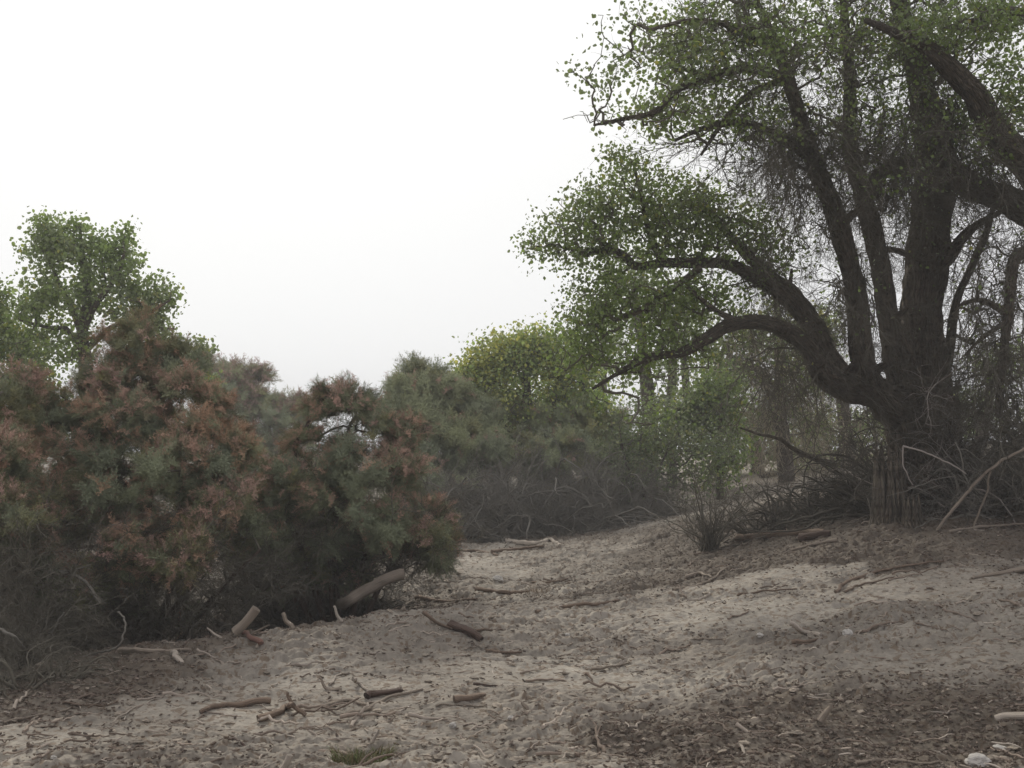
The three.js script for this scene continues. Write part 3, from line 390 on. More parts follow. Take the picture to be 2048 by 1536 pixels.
far('leafy_bush', 'grey hazy bush far behind the arched bare trunk', 1510, 30, [[[1510, 940, 7], [1505, 860, 5], [1500, 810, 3]]], [[1490, 850, 70, 50, 90], [1560, 850, 80, 60, 90, -0.1], [1600, 900, 70, 35, 60], [1450, 900, 60, 40, 50, -0.2], [1530, 910, 80, 30, 50, -0.3]], { seed: 52, bright: 1.8, tint: 0.7, leaves: 16, leafSize: 0.08 }).userData.category = 'bush';
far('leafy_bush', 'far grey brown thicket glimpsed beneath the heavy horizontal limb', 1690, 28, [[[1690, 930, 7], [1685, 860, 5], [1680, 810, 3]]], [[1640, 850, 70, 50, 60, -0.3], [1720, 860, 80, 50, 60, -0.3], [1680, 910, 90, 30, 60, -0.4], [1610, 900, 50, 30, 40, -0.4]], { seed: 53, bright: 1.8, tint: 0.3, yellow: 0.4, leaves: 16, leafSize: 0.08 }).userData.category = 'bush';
far('leafy_bush', 'loose green willowy shrub with pale bent stem beside the brush pile', 1300, 20.5, [[[1262, 1010, 4], [1290, 960, 3], [1320, 930, 2.4], [1340, 890, 1.6]], [[1275, 985, 3], [1250, 920, 2], [1240, 860, 1.5]]], [[1260, 890, 80, 50, 80, -0.2], [1350, 880, 90, 50, 90, -0.2], [1310, 950, 100, 45, 100, -0.3], [1410, 900, 70, 50, 70, -0.3], [1230, 960, 60, 40, 50, -0.4], [1390, 970, 70, 30, 50, -0.5], [1300, 820, 70, 40, 50, -0.3]], { seed: 51, bright: 1.0, leaves: 12, leafSize: 0.055, yellow: 0.2, spread: 0.2, twigR: 0.003, step: 0.2, tint: 0.45 }).userData.category = 'shrub';

// ------------------------------------------------------------------ tamarisks
const TAM = { green: rgb(0.21, 0.225, 0.115), blue: rgb(0.205, 0.23, 0.145), olive: rgb(0.3, 0.27, 0.105), pink: rgb(0.47, 0.3, 0.255), rust: rgb(0.43, 0.265, 0.155), tan: rgb(0.34, 0.26, 0.17) };
function clumps(rng, blobs) { // tufts: every point belongs to a small clump that has a colour of its own
  const out = [];
  for (const [px, py, rx, ry, d, rd, n, tint = 0] of blobs) {
    const m = Math.max(2, Math.round(n / 7));
    for (let k = 0; k < m; k++) {
      const u = V(rng.g(), rng.g(), rng.g()).normalize().multiplyScalar(Math.pow(rng(), 0.4)), hue = rng(), R = d / F * rng.r(17, 34);
      const c = at(px + u.x * rx, py - u.y * ry, d + u.z * rd);
      for (let q = 0; q < 7; q++) { const w = V(rng.g(), rng.g() * 0.9, rng.g()).multiplyScalar(0.55), p = c.clone().addScaledVector(w, R); p.out = V(u.x + w.x * 0.8, u.y + w.y * 0.8 + 0.1, -u.z + w.z * 0.8); p.tint = tint; p.hue = hue; p.top = u.y; out.push(p); }
    }
  }
  return out;
}
function tamarisk(label, { seed, px, D, baseY, stems, blobs, plumes = 6, size = [0.13, 0.25], pinkness = 0.4, rust = 0.4, olive = 0.3, bare = [], mats = [M.dark, M.twig], twigR = 0.0035, step = 0.16, group, fine = 0, bright = 1 }) {
  const rng = RNG(seed), base = at(px, 1000, D); base.y = ground(base.x, base.z) - 0.05;
  const o = thing('tamarisk_bush', label, 'tamarisk bush', group, base), s = pxOf(base);
  const limbs = stems.map((l) => { const first = wp(s[0] + (l[0][0] - px) , s[1], l[0][2] ?? D, l[0][1]); first.y = ground(first.x, first.z) - 0.04; return [first, ...l.slice(1).map(([x, y, r, d = D]) => wp(x, y, d, r))]; });
  const ends = clumps(rng, blobs), dead = scatter(rng, bare, 0.8); dead.forEach((p) => { p.tint = -1; const g = ground(p.x, p.z) + 0.03; if (p.y < g) p.y = g + rng() * 0.15; });
  const tree = grow(rng, limbs, [...ends, ...dead], { step, twigR, maxR: 0.03, sag: 0.16, jitter: 0.3 }), [big, small] = woodOf(tree, { origin: base, limbSides: 8, rough: 0.3 });
  part('stems', big, mats[0], o); part('branches', small, mats[1], o, 'stuff');
  const f = new Many(), b = new Many(), d = V(), q = V();
  for (const x of tree.N) if (x.end && x.end.tint >= 0) {
    const e = x.end, u = e.out, back = tree.N[x.parent].p, h = (e.hue * 7.31) % 1, h2 = (e.hue * 13.7) % 1, p2 = fbm(e.x * 1.3, e.y * 1.3 + seed, e.z * 1.3 + 5, 2) * 1.4;
    const pk = e.tint === 3 ? 0.05 : e.tint === 2 ? 0.45 : smooth(-0.12, 0.12, pinkness + 0.22 * e.top + 0.3 * p2 - h), ol = e.tint === 2 ? 1 : h2 < olive ? 0.8 : 0.1, light = 0.85 + 0.3 * h2;
    const n = Math.round(plumes * rng.r(0.7, 1.4));
    for (let k = 0; k < n; k++) {
      q.lerpVectors(back, x.p, rng.r(0.5, 1)).add(V(rng.s(), rng.s(), rng.s()).multiplyScalar(0.03));
      d.set(u.x * 0.85 + rng.g() * 0.6, 0.3 + u.y * 0.55 + rng.g() * 0.5, u.z * 0.85 + rng.g() * 0.6).normalize();
      const g = mixc(TAM.green, TAM.blue, h); g.lerp(TAM.olive, ol * rng()); g.multiplyScalar(bright * light * rng.r(0.85, 1.15));
      if (rng() < 0.5 * pk) g.lerp(TAM.tan, 0.4);
      f.put(q, d, rng() * 6.283, rng.r(...size), g);
      if (rng() < 0.06 + pk * 0.72) { const c = mixc(mixc(TAM.pink, TAM.rust, Math.min(1, rust * (0.3 + 1.4 * h2))), TAM.tan, rng() * 0.35).multiplyScalar(rng.r(0.8, 1.2)); b.put(q.clone().addScaledVector(d, 0.06), d.add(V(0, 0.1, 0)).normalize(), rng() * 6.283, rng.r(...size) * 0.95, c); }
    }
  }
  f.make('foliage', plume, M.feather, o, base); if (b.m.length) b.make('blossom', bloom, M.feather, o, base);
  if (fine) twigs(o, base, tree, rng, { n: fine, pick: (x) => x.p.y < 1.0 && x.R > 0.004, len: [0.25, 0.6], wild: 0.9, dir: [0, 0.2, 0.2], mat: M.twig, name: 'dead_twigs' });
  return o;
}
tamarisk('largest pink and rust tamarisk bush, at left in front of the young poplar', { seed: 61, px: 260, D: 10.3, pinkness: 0.5, rust: 0.6, olive: 0.3, plumes: 6, fine: 420,
  stems: [[[230, 7], [220, 1150, 5.5], [200, 1000, 4.5], [180, 850, 3]], [[270, 8], [290, 1120, 6], [300, 950, 5], [290, 800, 3]], [[300, 7], [360, 1130, 5], [430, 1000, 4], [470, 900, 2.5]], [[200, 7], [110, 1150, 5], [60, 1020, 3]], [[280, 6], [380, 1170, 4, 9.6], [410, 1100, 3, 9.3]], [[150, 6], [100, 1200, 4, 9.6], [30, 1150, 2.5, 9.4]], [[330, 6], [440, 1180, 4, 9.9], [520, 1100, 3, 9.9]]],
  blobs: [[285, 715, 75, 50, 10.4, 0.5, 80], [365, 760, 50, 55, 10.4, 0.4, 40], [190, 775, 110, 60, 10.3, 0.5, 85], [300, 830, 140, 80, 10.1, 0.7, 130], [120, 870, 120, 80, 10.1, 0.6, 85], [410, 920, 100, 85, 10.0, 0.6, 100], [280, 950, 160, 80, 9.7, 0.6, 120], [465, 985, 55, 60, 10.0, 0.5, 48], [150, 1010, 130, 80, 9.7, 0.6, 85], [380, 1050, 110, 60, 9.8, 0.5, 60], [385, 1120, 75, 45, 9.2, 0.3, 56, 2], [200, 1110, 110, 70, 9.7, 0.5, 70], [70, 950, 90, 90, 10.2, 0.5, 55], [90, 1150, 110, 60, 9.5, 0.4, 60, 3], [300, 1180, 120, 50, 10.0, 0.4, 60, 3], [200, 1200, 150, 40, 9.6, 0.4, 50, 3], [440, 1080, 70, 60, 10, 0.4, 40]],
  bare: [[250, 1220, 230, 90, 9.7, 0.6, 230], [440, 1190, 120, 60, 10, 0.6, 120], [120, 1250, 160, 60, 9.2, 0.6, 140]] });
tamarisk('tamarisk bush cut off by the left edge, rust tipped, nearest to the camera', { seed: 62, px: -90, D: 8.9, pinkness: 0.4, rust: 0.5, plumes: 6, fine: 200,
  stems: [[[-90, 8], [-70, 1150, 6], [-30, 1000, 5], [0, 900, 3]], [[-60, 7], [10, 1180, 5], [70, 1090, 3]], [[-110, 8], [-160, 1100, 6], [-200, 950, 4]]],
  blobs: [[10, 960, 60, 75, 8.7, 0.4, 60], [-80, 880, 90, 100, 8.9, 0.5, 60], [20, 780, 70, 55, 9.6, 0.4, 50], [30, 1060, 60, 60, 8.6, 0.4, 36], [-60, 1060, 90, 90, 8.7, 0.5, 50], [20, 1160, 70, 60, 8.7, 0.4, 30, 3]],
  bare: [[40, 1180, 130, 100, 8.4, 0.5, 150], [60, 1280, 120, 50, 8.0, 0.4, 90], [30, 1330, 60, 40, 7.7, 0.3, 50]] });
tamarisk('dark green tamarisk with coral tips standing right of the left thicket', { seed: 63, px: 690, D: 11.2, pinkness: 0.4, rust: 0.5, olive: 0.12, plumes: 6, fine: 320,
  stems: [[[680, 7], [670, 1080, 6], [680, 960, 5], [700, 850, 3]], [[700, 7], [740, 1080, 5], [790, 980, 4], [810, 900, 2.5]], [[660, 7], [600, 1090, 5], [560, 1000, 4], [560, 930, 2.5]], [[720, 6], [800, 1110, 4.5], [860, 1080, 3]], [[670, 6], [640, 960, 5], [590, 900, 3.5], [620, 840, 2.5]], [[640, 6], [560, 1130, 4], [500, 1080, 3]]],
  blobs: [[690, 820, 48, 42, 11.2, 0.4, 56], [720, 880, 70, 60, 11.1, 0.5, 70], [805, 880, 35, 40, 11.2, 0.3, 32], [635, 850, 40, 42, 11.4, 0.4, 32], [700, 970, 120, 65, 11, 0.6, 85], [590, 970, 75, 60, 10.9, 0.5, 60], [800, 960, 50, 60, 11.1, 0.4, 40], [640, 1050, 130, 60, 10.8, 0.6, 75], [790, 1050, 80, 55, 10.9, 0.5, 60], [855, 1070, 45, 40, 11, 0.3, 32], [530, 1020, 60, 70, 10.8, 0.5, 45], [810, 1085, 60, 32, 11.3, 0.3, 42, 3], [620, 1100, 130, 45, 11.4, 0.3, 80, 3], [540, 1090, 80, 55, 10.7, 0.4, 50, 3], [740, 1115, 90, 28, 11.4, 0.2, 60, 3], [690, 1150, 110, 26, 11.4, 0.2, 50, 3], [855, 1095, 45, 34, 11.2, 0.3, 50, 0], [875, 1085, 35, 40, 11, 0.3, 40, 0], [560, 1150, 80, 28, 11.3, 0.3, 40, 3]],
  bare: [[640, 1140, 150, 34, 11.5, 0.3, 260], [540, 1160, 90, 50, 10.4, 0.5, 110], [790, 1130, 70, 30, 11, 0.4, 60]] });
tamarisk('dull green tamarisk mostly hidden behind the largest tamarisk', { seed: 67, px: 120, D: 12.6, pinkness: 0.2, rust: 0.4, plumes: 6, fine: 120, stems: [[[120, 7], [110, 1080, 5], [100, 950, 3]], [[140, 7], [220, 1080, 5], [280, 960, 3]], [[100, 7], [30, 1080, 5], [-20, 950, 3]]],
  blobs: [[0, 930, 110, 80, 12.6, 0.5, 50], [150, 930, 110, 80, 12.6, 0.5, 60], [290, 960, 110, 90, 12.4, 0.5, 60], [120, 1050, 200, 60, 12.4, 0.5, 60, 3], [300, 1090, 120, 50, 12.2, 0.4, 40, 3]], bare: [[150, 1130, 240, 50, 12, 0.5, 140]] });
tamarisk('shadowy tamarisk filling the gap between the two front tamarisks', { seed: 68, px: 530, D: 12.8, pinkness: 0.25, rust: 0.4, plumes: 6, fine: 260, stems: [[[530, 7], [520, 1080, 5], [500, 980, 3]], [[550, 7], [600, 1080, 5], [640, 1000, 3]], [[510, 7], [450, 1080, 5], [420, 1000, 3]]],
  blobs: [[470, 1000, 90, 70, 12.8, 0.5, 60], [570, 1010, 90, 60, 12.8, 0.5, 55], [660, 1040, 90, 50, 12.7, 0.4, 45], [500, 1080, 110, 50, 12.5, 0.4, 45, 3], [630, 1090, 110, 40, 12.5, 0.4, 40, 3]], bare: [[560, 1120, 180, 50, 12.2, 0.5, 200]] });
tamarisk('pale hazy tamarisk farther back between the two front tamarisks', { seed: 64, px: 480, D: 32, bright: 1.4, pinkness: 0.4, rust: 0.1, plumes: 6, size: [0.4, 0.7], twigR: 0.008, step: 0.4,
  stems: [[[480, 9], [470, 930, 6], [450, 830, 4]], [[490, 8], [530, 920, 6], [540, 840, 3]]],
  blobs: [[430, 775, 60, 42, 32, 1, 70], [490, 800, 60, 50, 32, 1, 70], [550, 840, 45, 50, 32, 0.9, 50], [500, 880, 110, 60, 32, 1.2, 90], [400, 860, 80, 60, 32, 1.2, 60], [580, 920, 80, 50, 32, 1, 60]] });
tamarisk('tall grey green tamarisk behind the middle brush pile', { seed: 65, px: 870, D: 21.5, bright: 1.4, pinkness: -0.6, olive: 0.15, plumes: 7, size: [0.28, 0.48], twigR: 0.006, step: 0.3,
  stems: [[[870, 9], [860, 930, 7], [845, 820, 4], [838, 750, 2.5]], [[880, 9], [910, 920, 6], [930, 850, 3]], [[860, 8], [810, 920, 6], [790, 840, 3]]],
  blobs: [[840, 780, 50, 40, 21.5, 0.5, 60], [900, 800, 60, 40, 21.5, 0.6, 70], [795, 820, 45, 38, 21.5, 0.5, 45], [880, 830, 80, 50, 21.4, 0.7, 100], [910, 890, 100, 50, 21.2, 0.8, 110], [830, 910, 85, 60, 21.2, 0.8, 90], [870, 970, 100, 50, 20.6, 0.7, 80], [960, 850, 50, 45, 21.6, 0.6, 45], [838, 752, 10, 18, 21.5, 0.2, 8]],
  bare: [[830, 1010, 100, 50, 19.6, 0.6, 60]] });
tamarisk('low sage green tamarisk behind the brush pile, right of the tall tamarisk', { seed: 66, px: 1120, D: 23, bright: 1.4, pinkness: -0.4, olive: 0.55, plumes: 7, size: [0.28, 0.48], twigR: 0.006, step: 0.3,
  stems: [[[1120, 8], [1110, 920, 6], [1100, 860, 3]], [[1130, 8], [1190, 920, 5], [1220, 870, 3]], [[1110, 7], [1050, 910, 5], [1030, 860, 3]]],
  blobs: [[1030, 850, 70, 45, 23, 0.7, 75], [1110, 845, 80, 45, 22.8, 0.7, 85], [1190, 870, 75, 45, 22.7, 0.7, 80], [1080, 910, 120, 45, 22.3, 0.8, 90], [1230, 930, 70, 50, 21.8, 0.7, 60], [1000, 910, 60, 50, 22.3, 0.6, 50]] });
// ------------------------------------------------------------------ dead brush, shrubs, stump
function brush(name, label, category, { seed, px, py, mat, w, h, n, stems, twig = 0.004, D, rr = 6, tilt = 0, fine = 0, up: lift = 0.9, depth = 0.6, spread = 1 }) {
  const rng = RNG(seed), base = D ? at(px, py, D) : hit(px, py), dep = D ?? base.depth; base.y = ground(base.x, base.z); const o = thing(name, label, category, null, base), W = w * dep / F, H = h * dep / F, m = new Tubes(), tips = [];
  for (let k = 0; k < n; k++) { // crooked dead branches that leave the ground and arch over
    const th = rng() * 6.283, r = Math.sqrt(rng()), p = V(base.x + Math.cos(th) * r * W * spread, 0, base.z + Math.sin(th) * r * W * depth * spread); p.y = ground(p.x, p.z) - 0.02;
    const lat = lift >= 2 ? 0.6 : 1, d = V(lat * (Math.cos(th) * 0.7 * r + rng.s() * 0.7) + tilt, lift * rng.r(lift >= 2 ? 0.6 : 0.25, 1.1), lat * (Math.sin(th) * 0.5 + rng.s() * 0.6)).normalize(), len = H * rng.r(0.6, 1.5), pts = [p.clone()], rad = [rr * dep / F * rng.r(0.25, 1.1) ** 1.4], q = p.clone(), K = 13, dome = lift >= 2 ? 1e3 : (1 - r * r * 0.7) * H;
    for (let i = 1; i <= K; i++) { d.add(V(rng.s() * 0.38, rng.s() * 0.34 - 0.04 - (q.y - base.y > dome * 0.7 ? 0.28 : 0), rng.s() * 0.38)).normalize(); q.addScaledVector(d, len / K); const g = ground(q.x, q.z) + 0.01; if (q.y < g) q.y = g; pts.push(q.clone()); rad.push(rad[0] * (1 - 0.75 * i / K)); if (i > 1) tips.push({ p: q.clone(), R: 1, d: d.clone() }); }
    m.add(pts, rad, 4, 0);
  }
  part(stems ?? 'dead_branches', m.geo(base), mat, o); if (fine) twigs(o, base, { N: tips }, rng, { n: fine, pick: () => true, len: [h * dep / F * 0.25, h * dep / F * 0.55], wild: 0.9, dir: [tilt * 0.4, 0.35, 0], mat, name: 'twigs' });
  return o;
}
brush('brush_pile', 'wide grey heap of dead brush in the middle beyond the clearing', 'brush pile', { seed: 71, px: 1060, py: 1068, mat: M.greyTwig, w: 195, h: 170, n: 330, rr: 4, fine: 950 });
brush('brush_pile', 'left end of the dead brush, darker, under the tall tamarisk', 'brush pile', { seed: 72, px: 905, py: 1078, mat: M.greyTwig, w: 85, h: 135, n: 150, rr: 4, fine: 460 });
brush('brush_pile', 'low brushwood skirt sloping down right of the grey heap', 'brush pile', { seed: 73, px: 1215, py: 1045, mat: M.greyTwig, w: 100, h: 100, n: 150, rr: 3.5, fine: 420, tilt: 0.5 });
brush('brush_pile', 'tangle of thin brown dead branches left of the old poplar base', 'brush pile', { seed: 74, px: 1610, py: 1030, mat: M.darkTwig, w: 135, h: 95, n: 190, rr: 4, fine: 360, tilt: 0.2 });
brush('brush_pile', 'dark bramble of dead shoots heaped against the old poplar base', 'brush pile', { seed: 75, px: 1870, py: 1030, D: 13.2, mat: M.darkTwig, w: 140, h: 210, n: 260, rr: 4.5, fine: 300 });
brush('brush_pile', 'pale arching dead shoots on the right flank of the old poplar base', 'brush pile', { seed: 80, px: 1920, py: 1040, D: 12.6, mat: M.paleTwig, w: 85, h: 165, n: 42, rr: 3.4, fine: 26 });
brush('brush_pile', 'tangled dry branches under the trees at the right edge', 'brush pile', { seed: 76, px: 2030, py: 1040, D: 12.2, mat: M.greyTwig, w: 110, h: 200, n: 150, rr: 4, fine: 170 });
brush('brush_pile', 'grey dead twigs lying under the left edge tamarisk', 'brush pile', { seed: 77, px: 30, py: 1370, mat: M.twig, w: 130, h: 110, n: 80, rr: 4, fine: 110 });
brush('brush_pile', 'dark fallen branches in the hollow under the largest tamarisk', 'brush pile', { seed: 78, px: 300, py: 1285, D: 9.7, mat: M.darkTwig, w: 170, h: 130, n: 110, rr: 5, fine: 260 });
brush('brush_pile', 'thin dead twigs under the coral tipped tamarisk', 'brush pile', { seed: 79, px: 620, py: 1190, D: 11.6, mat: M.darkTwig, w: 170, h: 80, n: 200, rr: 4, fine: 260 });
brush('dry_shrub', 'thin leafless brown shrub standing alone beside the path', 'shrub', { seed: 81, px: 1418, py: 1098, mat: M.twig, w: 18, h: 130, n: 75, rr: 2, stems: 'stems', up: 2.2, fine: 70 });
brush('dry_shrub', 'small reddish dry shrub in the shade behind the crest', 'shrub', { seed: 82, px: 602, py: 1215, mat: M.redTwig, w: 10, h: 42, n: 45, rr: 1.6, stems: 'stems', up: 2, fine: 40 });
function tuft(name, label, category, { seed, px, py, w, h, n, colors, width = 0.006 }) {
  const rng = RNG(seed), base = hit(px, py), W = w * base.depth / F, H = h * base.depth / F, o = thing(name, label, category, null, base), T = [], C = [];
  for (let k = 0; k < n; k++) { const th = rng() * 6.283, r = Math.sqrt(rng()) * W, x = Math.cos(th) * r, z = Math.sin(th) * r * 0.7, y = ground(base.x + x, base.z + z) - base.y - 0.01, l = H * rng.r(0.4, 1.15), lean = V(rng.g() * 0.5 + Math.cos(th) * 0.35, 1, rng.g() * 0.5), a = rng() * 6.283, wd = width * rng.r(0.5, 1.3), c = colors[Math.floor(rng() * colors.length)].clone().multiplyScalar(rng.r(0.75, 1.2)); let px0 = [x, y, z], w0 = wd; for (let s = 1; s <= 3; s++) { const t = s / 3, p = [x + lean.x * l * t * t, y + l * t * (1 - 0.25 * t), z + lean.z * l * t * t], w1 = wd * (1 - t), A = [px0[0] + Math.cos(a) * w0, px0[1], px0[2] + Math.sin(a) * w0], B = [px0[0] - Math.cos(a) * w0, px0[1], px0[2] - Math.sin(a) * w0], E = [p[0] + Math.cos(a) * w1, p[1], p[2] + Math.sin(a) * w1], G = [p[0] - Math.cos(a) * w1, p[1], p[2] - Math.sin(a) * w1]; T.push(...A, ...B, ...E, ...B, ...G, ...E); for (let q = 0; q < 6; q++) C.push(c.r, c.g, c.b); px0 = p; w0 = w1; } }
  const m = part('blades', polyGeo([T], [C]), (M.blade ??= std({ color: 0xffffff, vertexColors: true })), o, 'stuff'); return o;
}
tuft('grass_tuft', 'straw coloured dry grass tuft at the foot of the brush heap', 'grass tuft', { seed: 84, px: 1170, py: 1050, w: 32, h: 34, n: 420, width: 0.008, colors: [rgb(0.36, 0.25, 0.12), rgb(0.3, 0.2, 0.1), rgb(0.25, 0.19, 0.1)] });
tuft('grass_tuft', 'small green weed patch growing at the bottom edge', 'weed', { seed: 85, px: 725, py: 1525, w: 62, h: 40, n: 620, width: 0.004, colors: [rgb(0.1, 0.13, 0.04), rgb(0.13, 0.15, 0.05), rgb(0.15, 0.13, 0.06), rgb(0.2, 0.15, 0.08)] });
tuft('grass_tuft', 'faint tan grass wisps on the clearing amid the scattered roots', 'grass tuft', { seed: 86, px: 1075, py: 1185, w: 26, h: 26, n: 90, width: 0.003, colors: [rgb(0.3, 0.23, 0.15), rgb(0.25, 0.19, 0.13)] });

function stump(label, px, py, w, h, seed, parts) { // broken off trunk: splintered staves round a dark core
  const rng = RNG(seed), base = hit(px, py), k = base.depth / F, R = w * k, H = h * k, o = thing('tree_stump', label, 'tree stump', null, base), core = new Tubes();
  core.add([V(0, -0.1, 0), V(0, H * 0.4, 0), V(0.01, H * 0.7, 0)], [R * 0.72, R * 0.6, R * 0.45], 18, 0.3); part('core', core.geo(null, true), M.oldWood, o);
  for (let i = 0; i < parts; i++) { const th = i / parts * 6.283 + rng.s() * 0.1, x = Math.cos(th), z = Math.sin(th), hh = H * rng.r(0.62, 1.1) , twist = rng.s() * 0.25, t = new Tubes(), P = [], r = []; for (let s = 0; s <= 6; s++) { const f = s / 6; const w = 1 + 0.22 * (1 - f) ** 4 - 0.18 * f + 0.05 * rng.s(); P.push(V((x - z * twist * f) * R * w, -0.06 + (hh + 0.06) * f, (z + x * twist * f) * R * w)); r.push(R * 4.4 / parts * (1 - 0.55 * f * f) * rng.r(0.8, 1.2)); } r[6] *= 0.35; t.add(P, r, 6, 0.3); part(i ? 'stave_' + String(i).padStart(3, '0') : 'stave', t.geo(null, true), rng() < 0.7 ? M.oldWood : M.bark, o); }
  return o;
}
stump('splintered dead stump standing in front of the old poplar', 1780, 1044, 30, 150, 91, 27);
stump('short rotten stump leaning on the right of the splintered stump', 1824, 1048, 16, 58, 92, 15);

// ------------------------------------------------------------------ sticks, roots and logs on the ground; a third number lifts a point off the ground
function stick(name, label, category, mat, r, P, { taper = 0.5, forks = [], rough = 0.3, crook = 1, seed = 1, group, depth = 0 } = {}) {
  const rng = RNG(seed * 977 + Math.round(P[0][0] * 3 + P[0][1])), own = (Q, r) => {
    const low = Q.reduce((a, b) => (b[2] ? a : !a || b[1] > a[1] ? b : a), null) ?? Q[0], h0 = depth ? { depth } : hit(low[0], low[1]);
    return Q.map(([x, y, lift], i) => { const p = lift ? at(x, y, h0.depth + (lift === 1 ? 0 : lift)) : hit(x, y); const d = lift ? h0.depth : p.depth; p.r = 0.84 * r * d / F * (1 - taper * i / (Q.length - 1)); if (!lift) p.y += p.r * 0.75; return p; });
  };
  const line = own(P, r), base = line[0].clone(), bend = (C) => { for (let i = 1; i < C.pts.length - 1; i++) { const p = C.pts[i], k = crook * 0.012 + C.rad[i] * 0.35 * crook; p.x += noise(p.x * 4, p.z * 4, i * 0.15) * k * 1.6; p.z += noise(p.x * 4 + 9, p.z * 4, i * 0.15) * k; p.y += Math.abs(noise(p.x * 5, p.z * 5 + 4, i * 0.12)) * k * 1.2; } return C; };
  const o = thing(name, label, category, group, base), put = (n, line) => { const C = bend(curve(line, Math.max(0.02, line[0].r * 1.6))), t = new Tubes(); t.add(C.pts, C.rad, line[0].r > 0.02 ? 12 : 7, rough); part(n, t.geo(base, true), mat, o); };
  put('stem', line); forks.forEach(([fr, Q]) => put('fork', own(Q, fr))); return o;
}
const S = 'driftwood_stick', ST = 'stick', RT = 'exposed_root', FB = 'fallen_branch';
stick('sawn_log', 'sawn pale log end leaning up out of the mound crest', 'log', M.pale, 11.5, [[470, 1272], [484, 1252, 1], [512, 1217, 1]], { taper: 0, crook: 0.2 });
stick(S, 'short reddish brown stick below the leaning sawn log', ST, M.redTwig, 5.5, [[486, 1269], [503, 1279], [522, 1292]], { taper: -0.3 });
stick(S, 'small knobbly forked stub on the crest right of the sawn log', ST, M.pale, 5.5, [[586, 1261], [572, 1244, 1], [566, 1226, 1]], { taper: 0.1 });
stick(S, 'thin pale stick leaning up on the crest, farthest right on it', ST, M.white, 4, [[684, 1246], [677, 1230, 1], [668, 1212, 1]], { taper: 0.2 });
stick(S, 'short slanting twig just right of the sawn log base', ST, M.pale, 3, [[504, 1272], [522, 1260, 1], [540, 1250, 1]]);
stick(S, 'grey white stick sloping down to the crest left of the sawn log', ST, M.white, 4, [[442, 1280], [430, 1270, 1], [414, 1256, 1]]);
stick('driftwood_log', 'long pale log lying level at the edge of the tamarisk shade', 'log', M.pale, 6.5, [[238, 1305], [300, 1306], [347, 1306], [384, 1303]]);
stick(S, 'stubby bone white stick below the right end of the level pale log', ST, M.white, 6.5, [[345, 1310], [353, 1320], [363, 1331]], { taper: 0.1 });
stick(FB, 'dark curved branch piece sloping down to the bark slab, mid clearing', 'branch', M.brown, 5, [[846, 1224, 1], [866, 1240, 1], [888, 1254], [905, 1260]]);
stick('bark_slab', 'dark red brown slab of rotten bark in the middle foreground', 'bark', M.dark, 11, [[902, 1256], [930, 1268], [963, 1283]], { taper: 0.35, rough: 0.7 });
stick(FB, 'forked brown branch propped like a letter lambda on bare silt', 'branch', M.brown, 9.5, [[516, 1444], [548, 1435], [572, 1420], [586, 1410, 1]], { taper: 0.35, forks: [[5.5, [[611, 1434], [592, 1416, 1], [580, 1400, 1], [576, 1385, 1]]]] });
stick(FB, 'flat brown stick lying left of the lambda shaped branch', 'branch', M.brown, 5.5, [[400, 1428], [432, 1417], [480, 1414], [540, 1407]], { taper: -0.5 });
stick(RT, 'grey root length right of the lambda shaped branch', 'root', M.pale, 6, [[642, 1418], [688, 1406], [742, 1416]]);
stick(RT, 'long pale root curving up right from the grey root length', 'root', M.pale, 5.5, [[690, 1434], [737, 1421], [778, 1399], [846, 1381]]);
stick(S, 'straight thin pale stick under the end of the long curving root', ST, M.white, 3.2, [[798, 1427], [841, 1404]]);
stick('driftwood_log', 'dark short log lying against the long curving root', 'log', M.dark, 9, [[733, 1398], [770, 1392], [804, 1384]], { rough: 0.5 });
stick(S, 'grey stick bent upright at one end, behind the lambda shaped branch', ST, M.pale, 5, [[682, 1382], [646, 1380], [638, 1355, 1]]);
stick(S, 'pale pointed stick beside the grey bent stick', ST, M.white, 3.8, [[659, 1371], [680, 1348]]);
stick(S, 'knobbly pale stick end right of the pointed stick', ST, M.white, 5, [[706, 1359, 1], [718, 1370], [735, 1385]]);
stick(S, 'thin grey stick lying behind the pointed stick', ST, M.pale, 3, [[682, 1351], [750, 1354]]);
stick(RT, 'long thin pale root running up the slope at lower left', 'root', M.white, 2.6, [[222, 1449], [268, 1418], [322, 1396], [372, 1363]]);
stick(RT, 'thin dark root left of the long pale root at lower left', 'root', M.brown, 2.6, [[125, 1408], [205, 1414], [278, 1381]]);
stick(RT, 'pale root lying along the shade edge in the far lower left', 'root', M.pale, 4, [[10, 1448], [60, 1437], [125, 1425], [150, 1415]]);
stick(S, 'dark stick half buried near the bottom left of centre', ST, M.dark, 4, [[463, 1480], [484, 1492], [507, 1503]]);
stick('driftwood_log', 'blunt pale log stub poking up at the bottom edge', 'log', M.white, 9, [[565, 1545], [572, 1530, 1], [580, 1510, 1]], { taper: 0.1, crook: 0.2 });
stick('driftwood_log', 'short thick log chunk on the silt in the centre foreground', 'log', M.brown, 9, [[908, 1404], [940, 1400], [968, 1394]], { taper: 0.3, crook: 0.3 });
stick(S, 'long pale splinter in front of the log chunk', ST, M.pale, 3, [[871, 1414], [920, 1413], [974, 1415]]);
stick(S, 'upright bark chip right of the log chunk', ST, M.pale, 6.5, [[1054, 1424], [1049, 1415, 1], [1043, 1404, 1]]);
stick(RT, 'small wavy root right of the dark bark slab', 'root', M.brown, 4.5, [[972, 1304], [1007, 1309], [1043, 1305]]);
stick(S, 'dark thin stick behind the log chunk', ST, M.dark, 3.5, [[947, 1370], [970, 1373], [995, 1372]]);
